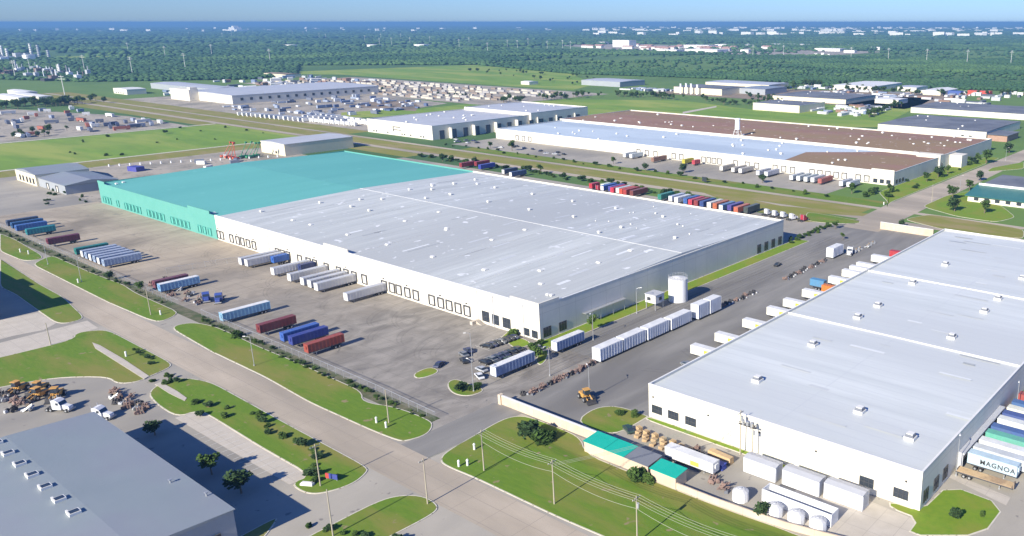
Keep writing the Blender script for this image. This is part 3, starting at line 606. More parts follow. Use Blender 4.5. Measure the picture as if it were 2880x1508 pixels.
# far left long warehouse with clutter
o, cx, cy = building(0, 'very large pale warehouse in the left distance, dark openings along its shaded side', -1242,-1105,508,716,11.0, WALLW, ROOFG2, 1.2, 'y')
for y in range(520,712,12): window(o, -1105-cx, y-cy, 4.0, 3.6, 3.4, 'y', 1)
MB().box(-1252-cx,-1196-cx,496-cy,508-cy,0,14.5).box(-1204-cx,-1196-cx,498-cy,507-cy,14.5,17.5).build('tall_annex', WALLW, o)
building(0, 'small white shed with an open shaded front far left of the long pale warehouse', -1420,-1372,487,512,7.5, WALLW, COPING, 0.8, 'y', wins=(-1410,-1402,-1394,-1386))
building(0, 'blue-grey long shed behind the tall white annex in the left distance', -1480,-1280,560,600,8.0, WALLG, ROOFG2, 1.0)
building(0, 'brown roofed yard shed behind the pale warehouse in the left distance', -1640,-1560,820,850,6.0, CREAMM, DIRT, 1.0)

# right side group
o, cx, cy = building(0, 'flat grey building with white block walls and a brick annex near the right edge', -336,-233,745,846,7.2, WALLW, ROOFD, 0.5, parapet=False, wins=(-254,-247), vents=6)
MB().box(-231-cx,-214-cx,742-cy,775-cy,0,5.4).build('brick_annex', mat('brick', (0.33,0.20,0.15),(0.42,0.27,0.2),0.6,rough=0.9), o)
MB().box(-232-cx,-213-cx,741-cy,776-cy,5.4,5.7).build('annex_roof', ROOFD, o)
building(0, 'long white building with a dark flat roof at the right edge, behind the brick annex', -378,-180,925,1010,6.4, WALLW, ROOFD, 0.5, vents=9)
building(0, 'cream box building with a dark roof standing alone in the right-hand field', -541,-478,844,905,7.5, CREAMM, ROOFD, 0.4, parapet=True, vents=3)
building(0, 'low cream building with a dark roof behind the lone cream box', -592,-484,972,1060,6.0, CREAMM, ROOFD, 0.5, vents=3)
building(0, 'cream hall with four thin stacks on its roof beyond the right-hand field', -770,-684,985,1045,9.0, CREAMM, ROOFD, 0.5)
building(0, 'blue-roofed block standing right of the hall with the stacks', -684,-640,1030,1090,8.0, WALLG, ROOFG, 0.6)
building(0, 'long cream block behind the blue-roofed one, at the forest edge', -790,-672,1092,1150,9.0, CREAMM, ROOFG2, 0.6)
building(0, 'white warehouse with a bright roof at the forest edge right of centre', -610,-545,1178,1290,7.0, WALLW, COPING, 0.8, 'y')
building(0, 'small white shed right of the bright warehouse at the forest edge', -520,-490,1215,1260,6.0, WALLW, ROOFG2, 0.6)
building(0, 'gabled cream barn at the forest edge near the right side', -468,-436,1170,1240,5.5, CREAMM, COPING, 1.6, 'y')
building(0, 'small white shed beside parked cars right of the dark-roofed low building', -462,-430,1010,1040,5.5, WALLW, COPING, 0.6)
building(0, 'grey-blue shed with a shallow roof in the field left of the forest edge', -990,-905,1018,1080,8.0, WALLG, ROOFG2, 1.0)
building(0, 'lone little white shed in the bright green field', -1078,-1058,965,985,5.0, WALLW, COPING, 0.8)
for k,(x,h_) in enumerate(((-752,13.5),(-742,14.5),(-733,14.5),(-722,13.5))):
    tag(MB().tube((0,0,0),(0,0,h_),1.5,1.3,12).tube((0,0,h_),(0,0,h_+0.6),1.7,1.7,12).build('silo', TANKW, None, (x,978,0)), 'slim white silo, %s from left of four before the cream hall' % ('first','second','third','fourth')[k], 'silo', 'slim silos by the cream hall')

# office with a green roof at the right edge
o = empty('office_building', (-135,500,0), 'white office with a turquoise-green pitched front roof and a dark flat roof behind, right edge', 'office')
X = lambda x: x+135; Y = lambda y: y-500
MB().box(X(-156),X(-90),Y(476),Y(488),0,3.6).box(X(-156),X(-90),Y(496),Y(540),0,6.0).build('wall', WALLN, o)
MB().prof([(Y(474.5),3.5),(Y(496),3.5),(Y(496),6.6),(Y(474.5),3.8)], X(-157.5), X(-88)).build('front_roof', ROOFGR, o)
MB().box(X(-156.5),X(-89),Y(495.6),Y(496.4),6.0,7.8).build('parapet', COPING, o)
MB().box(X(-156),X(-90),Y(496.4),Y(540),6.0,6.5).build('roof', ROOFD, o)
for x in range(-151,-92,6): window(o, X(x), Y(476), 1.0, 2.6, 1.8)

# ================================================================ walls, sheds by the near corner
bw = empty('perimeter_wall', (-147,134.8,0), 'long beige block wall along the back of the green corner lawn', 'wall')
MB().box(-19.2,18.4,-0.2,0.2,0,2.6).box(-19.4,-18.4,-0.6,0.6,0,2.9).build('wall_panel', BEIGE, bw)
MB().box(-19.4,18.5,-0.28,0.28,2.6,2.72).build('coping', COPING, bw)
bw2 = empty('perimeter_wall', (-84,130,0), 'beige block wall running from the turquoise sheds past the white bales', 'wall')
mb = MB(); 
pts = [(-108,129.2),(-91,129.4),(-81,130.0),(-74,130.7),(-67,132.0),(-56,134.5)]
for (a,b),(c,d) in zip(pts[:-1],pts[1:]):
    mb.add([(a+84,b-130-0.18,0),(c+84,d-130-0.18,0),(c+84,d-130+0.18,0),(a+84,b-130+0.18,0),(a+84,b-130-0.18,1.6),(c+84,d-130-0.18,1.6),(c+84,d-130+0.18,1.6),(a+84,b-130+0.18,1.6)],[(3,2,1,0),(4,5,6,7),(0,1,5,4),(1,2,6,5),(2,3,7,6),(3,0,4,7)])
mb.build('wall_panel', BEIGE, bw2)
bw3 = empty('perimeter_wall', (-154,383,0), 'beige block wall closing the far end of the trailer lane', 'wall')
MB().box(-14,13.5,-0.2,0.2,0,3.6).build('wall_panel', BEIGE, bw3); MB().box(-14,13.5,-0.3,0.3,3.6,3.75).build('coping', COPING, bw3)
def shed(x0,x1,y0,y1,h,label,segs):
    o = empty('storage_shed', ((x0+x1)/2,(y0+y1)/2,0), label, 'shed'); cx, cy = (x0+x1)/2,(y0+y1)/2
    mb = MB(); mb.box(x0-cx,x1-cx,y0-cy,y0-cy+0.25,0,h-0.5); mb.box(x0-cx,x0-cx+0.25,y0-cy+0.25,y1-cy,0,h-0.3); mb.box(x1-cx-0.25,x1-cx,y0-cy+0.25,y1-cy,0,h-0.3); mb.build('wall', BEIGE, o)
    for a,b,m_,nm in segs:
        r = MB().add([(a-cx,y0-cy-0.3,h-0.45),(b-cx,y0-cy-0.3,h-0.45),(b-cx,y1-cy+0.2,h),(a-cx,y1-cy+0.2,h),(a-cx,y0-cy-0.3,h-0.33),(b-cx,y0-cy-0.3,h-0.33),(b-cx,y1-cy+0.2,h+0.12),(a-cx,y1-cy+0.2,h+0.12)],[(3,2,1,0),(4,5,6,7),(0,1,5,4),(1,2,6,5),(2,3,7,6),(3,0,4,7)]).build('roof', m_, o); tag(r, label=nm)
    for k in range(int((x1-x0)//4)+1): MB().tube((x0-cx+0.3+4*k,y1-cy-0.1,0),(x0-cx+0.3+4*k,y1-cy-0.1,h),0.08,n=6).build('post', STEEL, o)
shed(-129.2,-109.2,129.2,134.0,3.4,'long lean-to shed against the beige wall, two turquoise roof sheets and one dark sheet',[(-129.4,-122.6,TURQ,'turquoise roof sheet'),(-122.5,-116.3,TURQ,'turquoise roof sheet'),(-116.2,-109.0,ROOFD,'dark roof sheet')])
shed(-108.2,-101.0,128.9,132.9,3.4,'short shed with a single turquoise roof right of the long lean-to',[(-108.4,-100.8,TURQ,'turquoise roof')])

# ================================================================ vehicles
WHEEL = MB().tube((-0.28,0,0.5),(0.28,0,0.5),0.5,n=14,m=0).tube((-0.30,0,0.5),(0.30,0,0.5),0.26,n=10,m=1)
WHEELM = WHEEL.mesh('wheel', [DARK, STEEL])
SWHEELM = MB().tube((-0.12,0,0.32),(0.12,0,0.32),0.32,n=12,m=0).tube((-0.13,0,0.32),(0.13,0,0.32),0.19,n=8,m=1).mesh('wheel', [DARK, STEEL])
def inst(name, me, parent, loc, rz=0.0):
    o = bpy.data.objects.new(name, me); col.objects.link(o); o.parent = parent; o.location = loc; o.rotation_euler = (0,0,rz); return o
_cache = {}
def cm(key, f):
    if key not in _cache: _cache[key] = f()
    return _cache[key]
ORD = ['first','second','third','fourth','fifth','sixth','seventh','eighth','ninth','tenth','eleventh','twelfth','thirteenth','fourteenth','fifteenth','sixteenth']
WHITE = paint((236,236,234),'trailer_white'); GREYT = paint((176,182,196),'trailer_grey')
def trailer(label, x, y, L=15.5, side=None, roof=None, nose=None, rz=0.0, kind='semi_trailer', group='white semi-trailers', H=4.0, wheels=True, logo=None, z0=1.15, cat='trailer', W_=2.6):
    """local y from 0 (nose) to L (rear doors); (x,y) = ground point under the middle of the nose"""
    side = side or WHITE; roof = roof or side; nose = nose or side
    o = empty(kind, (x,y,0), label, cat, group, rz)
    h = W_/2; key = (L,side.name,roof.name,nose.name,kind,H,z0,W_)
    def body():
        mb = MB(); mb.box(-h,h,0,L,z0,H,0)
        nrib = int(L/1.2)
        for k in range(nrib+1):
            yy = min(L-0.08, k*L/nrib)
            for s in (-1,1): mb.box(min(s*h,s*(h+0.04)),max(s*h,s*(h+0.04)),yy,yy+0.08,z0+0.05,H-0.03,0)
        mb.box(-h-0.05,h+0.05,-0.04,0.10,H-0.12,H+0.03,0); mb.box(-h-0.05,h+0.05,L-0.1,L+0.04,H-0.12,H+0.03,0)
        return mb.mesh('box_body', [side])
    inst('box_body', cm(('b',)+key, body), o, (0,0,0))
    inst('roof_skin', cm(('r',)+key, lambda: MB().box(-h+0.04,h-0.04,0.12,L-0.12,H+0.004,H+0.05).mesh('roof_skin', [roof])), o, (0,0,0))
    inst('nose_panel', cm(('n',)+key, lambda: MB().box(-h+0.08,h-0.08,-0.05,-0.001,z0+0.15,H-0.15).box(-0.6,0.6,-0.30,-0.05,z0+1.2,H-0.5).mesh('nose_panel', [nose])), o, (0,0,0))
    inst('side_rail', cm(('sr',L,z0,W_), lambda: MB().box(-h-0.05,-h-0.001,0.05,L-0.05,z0-0.12,z0+0.12).box(h+0.001,h+0.05,0.05,L-0.05,z0-0.12,z0+0.12).mesh('side_rail', [FRAMEB])), o, (0,0,0))
    if wheels:
        inst('chassis', cm(('c',L,z0), lambda: MB().box(-0.5,-0.35,0.3,L-0.2,z0-0.3,z0-0.01).box(0.35,0.5,0.3,L-0.2,z0-0.3,z0-0.01).box(-1.1,1.1,L-4.0,L-0.9,z0-0.35,z0-0.3).mesh('chassis', [BLACKM])), o, (0,0,0))
        inst('landing_gear', cm(('l',z0), lambda: MB().box(-0.95,-0.80,2.6,2.8,0.1,z0-0.01).box(0.80,0.95,2.6,2.8,0.1,z0-0.01).box(-1.0,1.0,2.65,2.75,0.55,0.65).box(-1.05,-0.7,2.5,2.9,0.03,0.1).box(0.7,1.05,2.5,2.9,0.03,0.1).mesh('landing_gear', [STEEL])), o, (0,0,0))
        for yy in (L-3.2, L-1.9):
            for s in (-1,1): inst('wheel', WHEELM, o, (s*1.0,yy,0.03))
    if logo:
        m_, pts = logo; inst('logo', cm(('logo',m_.name,L,H), lambda: MB().box(h+0.045,h+0.06,*pts).mesh('logo', [m_])), o, (0,0,0))
    return o
def container_trailer(label, x, y, rgb, L=12.2, rz=0.0, group='shipping containers on chassis', H=4.1):
    return trailer(label, x, y, L, paint(rgb), None, None, rz, 'container_trailer', group, H, z0=1.4, cat='container trailer', W_=2.5)

# trailers backed to the main warehouse docks
S1 = paint((214,214,214),'trailer_side_pale')
dk = [(-357.0,157.0),(-352.6,157.4),(-331.3,157.6),(-317.8,157.3),(-308.6,157.6),(-303.3,157.6),(-297.6,157.0),(-277.3,157.0)]
for k,(x,y) in enumerate(dk):
    trailer('white box trailer backed to the main warehouse docks, %s from the left of eight' % ORD[k], x, y, 173.0-y, WHITE if k in (2,) else S1, GREYT, WHITE, group='trailers at the main warehouse docks')
container_trailer('short bright blue container backed to the dock beside a white trailer', -347.9, 166.2, (30,90,190), 6.6)
container_trailer('short dark navy container backed to the dock right of the third white trailer', -326.8, 166.6, (35,50,110), 6.2)
# containers along the street fence, from the left
row = [(-521.5,120.6,(70,84,112),13,'slate blue container, furthest left by the street fence'),
       (-513.5,120.4,(38,92,150),13,'mid-blue container second from left by the street fence'),
       (-505.0,119.8,(60,110,190),12.6,'bright blue container third from left by the street fence'),
       (-491.3,120.2,(28,140,150),11.6,'turquoise container fourth from left by the street fence'),
       (-461.4,119.7,(112,34,58),12.6,'maroon container standing alone left of the silver trailers'),
       (-430.9,121.0,(24,128,120),12.6,'dark teal container at the left end of the silver trailers'),
       (-350.2,121.0,(120,58,72),12.2,'dull maroon flat container behind the pale blue trailer'),
       (-269.5,120.8,(128,40,44),12.4,'maroon container standing alone before the blue pair'),
       (-255.9,121.6,(44,92,190),12.2,'royal blue container, left one of the blue pair'),
       (-250.6,121.6,(36,52,150),12.2,'dark blue container, right one of the blue pair'),
       (-240.3,121.0,(168,62,44),12.2,'rust red container at the right end of the street-side row')]
for x,y,c,L,l in row: container_trailer(l, x, y, c, L)
SILV = paint((150,172,205),'silver_blue'); 
for k,x in enumerate((-424.6,-420.0,-415.4,-410.8,-406.2,-401.0)):
    trailer('silver flat-sided trailer, %s of six packed side by side by the street fence' % ORD[k], x, 121.4, 13.5 if k < 5 else 14.2, SILV, paint((160,172,196),'silver_roof'), WHITE if k % 2 == 0 else SILV, group='silver trailers side by side')
trailer('pale blue ribbed trailer beside the scrap vehicles by the street fence', -344.6, 120.6, 14.2, paint((120,170,215),'pale_blue'), WHITE, None, group='pale blue trailers')
trailer('pale blue ribbed trailer standing alone by the driveway gate', -291.8, 119.2, 16.5, paint((126,178,214),'pale_blue2'), WHITE, None, group='pale blue trailers')
# white tall boxes in the service lane and white trailers with shade painted blue
BX = paint((222,228,240),'box_white')
for k,(x,y,L,H,l) in enumerate(((-164.9,171.6,10.2,4.6,'tall white box trailer, nearest of the line in the service lane'),(-164.9,182.6,10.4,4.6,'tall white box trailer, second in the line in the service lane'),
        (-164.6,194.0,10.8,4.6,'tall white box trailer, third in the line in the service lane'),(-164.3,206.0,11.0,4.4,'tall white box trailer, fourth in the line in the service lane'),
        (-163.4,220.0,6.4,5.6,'taller white box trailer, fifth in the line in the service lane'),(-163.2,227.0,6.4,5.6,'taller white box trailer, last in the line before the scrap'),
        (-162.6,318.6,9.5,4.8,'isolated white box trailer far up the service lane'))):
    trailer(l, x, y, L, BX, WHITE, WHITE, kind='box_trailer', group='white box trailers in the service lane', H=H, z0=0.6, W_=3.4)
BLSHADE = paint((126,148,190),'blue_shade_side')  # white trailers: the shade on their sides is put into this blue
trailer('white trailer with shade painted blue on its sides, parked by the warehouse corner lawn', -180.0, 168.6, 12.2, BLSHADE, WHITE, WHITE, group='white trailers with painted shade', H=4.2)
trailer('white trailer with shade painted blue on its sides, parked beside the row of cars', -180.0, 144.2, 15.0, BLSHADE, WHITE, WHITE, group='white trailers with painted shade', H=4.2)

# trailers backed to the left side of the right warehouse (noses towards -X)
YEL = mat('yellow_green_logo', (0.62,0.62,0.06), (0.45,0.50,0.05), 1.5); CRW = paint((240,238,222),'cream_white')
for k,(y,l) in enumerate(((192.2,1),(205.2,1),(221.4,1),(236.8,1),(248.0,1),(261.8,1),(282.6,1),(294.2,0),(300.9,0),(307.2,0),(321.6,0))):
    L = 15.4
    o = trailer('cream trailer backed to the right warehouse, %s of eleven from the near end%s' % (ORD[k], ', yellow mark' if l else ''),
            -144.4, y+1.3, L, CRW, WHITE, WHITE, rz=-pi/2, group='trailers along the right warehouse', logo=(YEL,(5.2,9.4,2.0,3.4)) if l else None)
container_trailer('orange container backed to the right warehouse between two cream trailers', -141.0, 272.0, (240,120,24), 12.0, -pi/2)
container_trailer('small blue container standing left of the orange one at the right warehouse', -148.5, 276.5, (70,140,190), 6.0, -pi/2)
container_trailer('red container backed to the far end of the right warehouse side', -141.0, 334.0, (196,36,44), 12.0, -pi/2)
# containers along the right side of the right warehouse
def lettering(parent, txt, m, size, loc, rot, name='lettering'):
    cu = bpy.data.curves.new(name, 'FONT'); cu.body = txt; cu.size = size; cu.extrude = 0.02; cu.space_character = 1.15; cu.offset = 0.035
    t = bpy.data.objects.new(name, cu); me = bpy.data.meshes.new_from_object(t); bpy.data.objects.remove(t)
    me.materials.clear(); me.materials.append(m)
    o = bpy.data.objects.new(name, me); col.objects.link(o); o.parent = parent; o.location = loc; o.rotation_euler = rot; return o
rr = [(176.9,(190,218,232),11.2,'pale blue container lettered MAGNOA, nearest at the right warehouse dock','MAGNOA'),
      (180.4,(206,212,214),13.2,'pale grey container right behind the one lettered MAGNOA',None),
      (184.6,(232,234,232),13.0,'white container with small dark lettering, in front of the green one','MAEROR'),
      (189.4,(92,186,162),13.6,'faded green container at the right warehouse dock',None),
      (193.4,(66,100,166),9.6,'blue container just behind the faded green one',None),
      (198.6,(226,230,226),13.0,'white container between two blue ones at the right warehouse dock',None),
      (202.4,(66,88,158),12.4,'deep blue container behind the white one at the right warehouse dock',None),
      (206.2,(230,232,214),13.0,'off-white container right of the deep blue one at the right edge',None),
      (210.4,(64,106,168),12.4,'blue container near the top of the dock row at the right edge',None),
      (216.4,(176,74,68),12.6,'faded red container at the top of the dock row at the right edge',None)]
for y,c,L,l,txt in rr:
    o = container_trailer(l, -52.3+L, y+1.3, c, L, pi/2, 'containers along the right edge dock')
    if txt:
        for ch in o.children: pass
        lettering(o, txt, FRAMEB if txt == 'MAGNOA' else ROOFD, 1.65 if txt == 'MAGNOA' else 1.3, (-1.31, L-2.9 if txt == 'MAGNOA' else L-4.0, 2.15), (pi/2,0,-pi/2))
trailer('empty brown flatbed trailer in front of the pale blue container', -40.6, 173.2, 12.6, DIRT, TIMBER, DIRT, rz=pi/2, kind='flatbed_trailer', group=None, H=1.45, z0=1.2)

# containers behind the main warehouse, tops showing over its roof
nc = [(-481,371,(150,34,46),12,'dark red container behind the teal roof, front one'),(-477,381,(150,34,46),12,'dark red container behind the teal roof, rear one'),
      (-464,374,(40,56,168),13,'deep blue container standing alone behind the right end of the teal roof'),
      (-436,371,(44,58,96),12,'navy container with a white end, left one of the pair behind the roof'),(-424,367,(44,70,120),13,'navy container with a white end, right one of the pair behind the roof'),
      (-353,369,(196,30,50),7,'short red container at the left of the second cluster'),(-346,372,(214,232,222),7,'short pale container beside the short red one'),
      (-342.5,368,(40,84,184),12.4,'blue container with a pale end in the second cluster'),(-337,369,(60,60,160),12.4,'violet-blue container in the second cluster'),
      (-333.5,367,(210,34,62),12.4,'crimson container in the second cluster'),(-330.0,368,(200,214,214),12.4,'pale grey container in the second cluster'),
      (-326.5,367,(226,66,40),12.4,'orange-red container in the second cluster'),(-323.3,367,(178,44,40),12.4,'brick red container in the second cluster'),(-318,367,(120,50,48),13.5,'brown-red container at the right end of the second cluster'),
      (-297.5,368,(30,130,110),12.4,'green container at the left of the long row behind the roof'),(-289.5,368,(190,200,226),12.4,'pale lilac container in the long row behind the roof'),
      (-284.5,367,(226,230,234),12.4,'white container, left one in the long row behind the roof'),(-278.8,368,(44,92,176),12.4,'mid-blue container in the long row behind the roof'),
      (-274.6,367,(206,44,66),12.4,'bright red container in the long row behind the roof'),(-270.6,367,(150,44,48),12.4,'dark red container in the long row behind the roof'),
      (-266.6,367,(36,66,140),12.4,'navy blue container in the long row behind the roof'),(-261.6,367,(224,216,206),12.4,'cream container in the long row behind the roof'),
      (-257.6,367,(196,92,48),12.4,'orange-brown container in the long row behind the roof'),(-252.8,366,(78,122,176),12.4,'steel blue container with a white end in the long row'),
      (-248.6,368,(70,60,150),12.4,'violet container in the long row behind the roof'),(-243.0,366,(206,96,62),12.4,'orange container with a rusty side at the right end of the long row'),(-238.6,369,(60,72,70),12.4,'dark green-grey container at the very right end of the long row')]
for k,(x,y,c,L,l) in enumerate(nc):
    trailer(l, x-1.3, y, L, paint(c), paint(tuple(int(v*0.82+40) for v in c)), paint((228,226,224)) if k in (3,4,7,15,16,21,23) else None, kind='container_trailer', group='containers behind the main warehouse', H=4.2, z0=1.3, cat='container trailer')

# trailers at the docks beyond the highway
for k,(x,y,L,c) in enumerate(((-420.5,476,17,(214,222,222)),(-414,476,17,(206,218,218)),(-389.5,472,20,(150,104,84)),(-366,479,14,(196,186,30)),(-357.8,480,9,(196,50,66)),(-327,471,20,(196,188,172)),(-317.2,471,20,(200,192,176)),(-311.2,471,20,(202,196,184)),(-297,471,20,(190,196,206)),(-290.5,471,20,(186,190,204)),
        (-270,469,20,(198,208,210)),(-265,469.5,20,(198,208,206)),(-259.6,469.5,20,(190,204,206)),(-254.8,470,20,(206,206,210)),(-249,469,20,(176,84,72)),(-234.2,469.4,18,(190,196,206)),(-229.0,469.4,18,(190,198,208)))):
    nm = {(150,104,84):'brown',(196,186,30):'yellow',(196,50,66):'short red',(176,84,72):'rusty red'}.get(c,'pale')
    trailer('%s trailer at the long white warehouse beyond the highway, %s from left%s' % (nm, ORD[k] if k < 16 else 'last', ''), x, y, L*0.78, paint(c), paint(tuple(min(255,int(v*0.9+10)) for v in c)), WHITE if nm == 'pale' else None, kind='semi_trailer', group='trailers at the warehouse beyond the highway')

# ---------------------------------------------------------------- cars, tractors
def make_car(rgb):
    def f():
        o = empty('parked_car', (0,0,0), 'car', 'car', 'parked cars'); P = paint(rgb, corr=False, rough=0.3)
        MB().prof([(-2.2,0.35),(2.2,0.35),(2.25,0.75),(2.1,0.92),(-2.05,0.95),(-2.25,0.7)], -0.88, 0.88).build('body', P, o, bevel=0.06)
        MB().add([(-0.82,-1.6,0.94),(0.82,-1.6,0.94),(0.82,1.35,0.92),(-0.82,1.35,0.92),(-0.66,-1.0,1.42),(0.66,-1.0,1.42),(0.66,0.55,1.45),(-0.66,0.55,1.45)],[(0,1,5,4),(1,2,6,5),(2,3,7,6),(3,0,4,7)]).build('windows', WINDOWM, o)
        MB().box(-0.68,0.68,-1.02,0.57,1.40,1.47).build('roof', P, o)
        for x in (-0.82,0.82):
            for y in (-1.35,1.35): inst('wheel', SWHEELM, o, (x,y,0))
        return o
    return f
CARS = {n: Proto(make_car(c)) for n,c in {'black':(28,30,36),'dark blue':(40,50,92),'grey':(120,124,130),'white':(225,226,228),'dark green':(34,66,58),'silver':(176,180,186),'red':(150,34,40)}.items()}
cl = ['black','dark blue','black','grey','black','black','dark blue','black','grey','dark blue']
for k in range(7):
    CARS[cl[k]].put('%s car, %s from the near end of the tightly parked row by the grass' % (cl[k], ORD[k]), (-201.2+k*0.12, 159.4+k*1.72, 0), pi/2+0.25+rnd.uniform(-.03,.03), 'row of cars by the warehouse corner', (0.82,1.05,1))
for n,x,y,r,l in (('dark blue',-201,141,0.4,'dark blue car on its own by the small grass island'),('grey',-201.6,150.6,1.35,'grey car beside the lamp post between the car rows'),('white',-184.4,142.6,1.2,'white car near the bushy island'),
        ('black',-187.3,152.6,1.5,'black car hidden behind the blue-shaded trailer, nearest one'),('dark green',-187.0,156.6,1.5,'dark green car behind the blue-shaded trailer'),('black',-186.6,159.6,1.5,'black car behind the blue-shaded trailer, middle one'),
        ('dark blue',-186.2,162.6,1.5,'dark blue car behind the blue-shaded trailer, farther one'),('grey',-187.2,168.2,1.4,'grey car standing alone near the corner lawn'),('dark green',-127.6,143.6,1.1,'dark green car by the left corner of the right warehouse'),
        ('black',-175,295,0.1,'black car by the grass strip far up the service lane'),('silver',-138.5,217.6,1.5,'silver car between two cream trailers'),('red',-139.0,200.4,1.5,'red car between two cream trailers at the right warehouse'),('grey',-141,186.0,1.5,'grey car before the first cream trailer'),
        ('white',-140,228.5,1.5,'small white car between cream trailers'),('black',-139.5,255.8,1.5,'black car beside a cream trailer under the roof edge')):
    CARS[n].put(l, (x,y,0), r, 'scattered cars')
for k in range(6): CARS[cl[(k*3)%10]].put('%s car in the second row behind the blue-shaded trailer, %s from the near end' % (cl[(k*3)%10], ORD[k]), (-191.5, 150.6+k*2.6, 0), pi/2+rnd.uniform(-.05,.05), 'second row of cars')
for k,(x,y,rr_) in enumerate(((-197.5,147.5,1.2),(-203,153.5,1.3),(-187.8,146.2,1.5))): CARS[('black','dark blue','silver')[k]].put(('black car near the lamp post in the car park','dark blue car left of the parked row','silver car at the near end of the second car row')[k], (x,y,0), rr_, 'scattered cars')
for k in range(22):
    n = rnd.choice(['white','grey','silver','black','dark blue']); CARS[n].put('%s car among cars parked beyond the highway' % n, (rnd.uniform(-545,-470) if k < 12 else rnd.uniform(-610,-560), rnd.uniform(455,470), 0), rnd.uniform(0,3), '%s cars beyond the highway' % n)
def make_tractor(rgb):
    def f():
        o = empty('truck_tractor', (0,0,0), 'truck', 'truck', 'truck tractors'); P = paint(rgb, corr=False, rough=0.35)
        MB().box(-0.45,0.45,-2.9,3.4,0.75,1.0).build('chassis', BLACKM, o)
        MB().prof([(-3.2,0.7),(-1.2,0.7),(-1.2,2.0),(-1.6,1.95),(-3.1,1.65),(-3.25,1.3)], -0.75, 0.75).build('hood', P, o, bevel=0.08)
        MB().prof([(-1.2,0.7),(1.3,0.7),(1.3,3.3),(0.2,3.45),(-0.75,2.9),(-1.2,2.0)], -1.2, 1.2).build('cab', P, o, bevel=0.06)
        MB().add([(-1.1,-1.20,2.05),(1.1,-1.20,2.05),(1.0,-0.80,2.85),(-1.0,-0.80,2.85)],[(0,1,2,3)]).box(-1.22,1.22,-0.7,0.1,2.0,2.7).build('windscreen', WINDOWM, o).location = (0,-0.02,0.01)
        MB().tube((-1.1,1.45,0.9),(-1.1,1.45,3.9),0.09).tube((1.1,1.45,0.9),(1.1,1.45,3.9),0.09).build('exhaust_stack', STEEL, o)
        MB().box(-1.2,1.2,-3.35,-3.2,0.45,0.85).build('bumper', STEEL, o)
        for y in (-2.5,1.9,3.0):
            for x in (-0.98,0.98): inst('wheel', WHEELM, o, (x,y,0))
        return o
    return f
TR = {n: Proto(make_tractor(c)) for n,c in {'white':(238,238,240),'red':(186,26,50),'blue':(44,70,160),'orange':(230,150,30)}.items()}
TR['white'].put('white truck cab parked by the roof edge of the grey shed, left one', (-257.5,61.5,0), 2.1)
for n,x,y,r,l in (('white',-243.5,66.2,2.1,'white truck cab parked by the grey shed, right one'),('blue',-322,127.5,1.2,'blue truck tractor among the scrap vehicles, front one'),('blue',-317,129.8,1.0,'blue truck tractor among the scrap vehicles, rear one'),
        ('white',-230.4,376,3.0,'white truck behind the main roof corner, first from left'),('white',-225,375,3.1,'white truck behind the main roof corner, second from left'),('white',-219.8,375,3.0,'white truck behind the main roof corner, third from left'),
        ('white',-213.6,374,2.8,'white truck behind the main roof corner, fourth from left'),('red',-207.6,375,3.0,'bright red truck cab at the right of the white trucks'),('red',-349.5,371,3.0,'red truck cab at the left of the second container cluster'),
        ('white',-158.5,330,0.3,'white truck tractor coupled near the far white box trailer')):
    TR[n].put(l, (x,y,0), r)
# yellow loader
def make_loader():
    o = empty('wheel_loader', (0,0,0), 'loader', 'loader', None); Yp = paint((222,158,62), corr=False)
    MB().box(-1.1,1.1,-0.3,2.8,0.8,1.9).build('body', Yp, o, bevel=0.08)
    MB().box(-0.8,0.8,-0.9,0.7,1.9,3.2,0,0.1).build('cab', WINDOWM, o); MB().box(-0.9,0.9,-1.0,0.8,3.2,3.35).build('cab_roof', Yp, o)
    MB().tube((-0.7,-0.6,1.5),(-0.7,-3.0,0.7),0.16).tube((0.7,-0.6,1.5),(0.7,-3.0,0.7),0.16).build('arm', Yp, o)
    MB().prof([(-3.1,0.1),(-4.0,0.1),(-4.1,0.25),(-3.2,0.5),(-3.1,1.2),(-2.95,1.2)], -1.4, 1.4).build('bucket', BLACKM, o)
    for y in (-1.2,2.0):
        for x in (-1.15,1.15): inst('wheel', WHEELM, o, (x,y,0)).scale = (1.4,1.5,1.5)
    return o
LOAD = Proto(make_loader)
LOAD.put('orange wheel loader working at the scrap lane near the block wall', (-149.0,150.6,0), 1.2)
for k,(x,y,r) in enumerate(((-276,62,0.6),(-271.5,60.5,0.4),(-267.5,63.5,0.9),(-281,58.5,0.4))): LOAD.put('yellow loader among the bunched machines left of the white trucks, %s of four' % ORD[k], (x,y,0), r, 'yellow loaders')

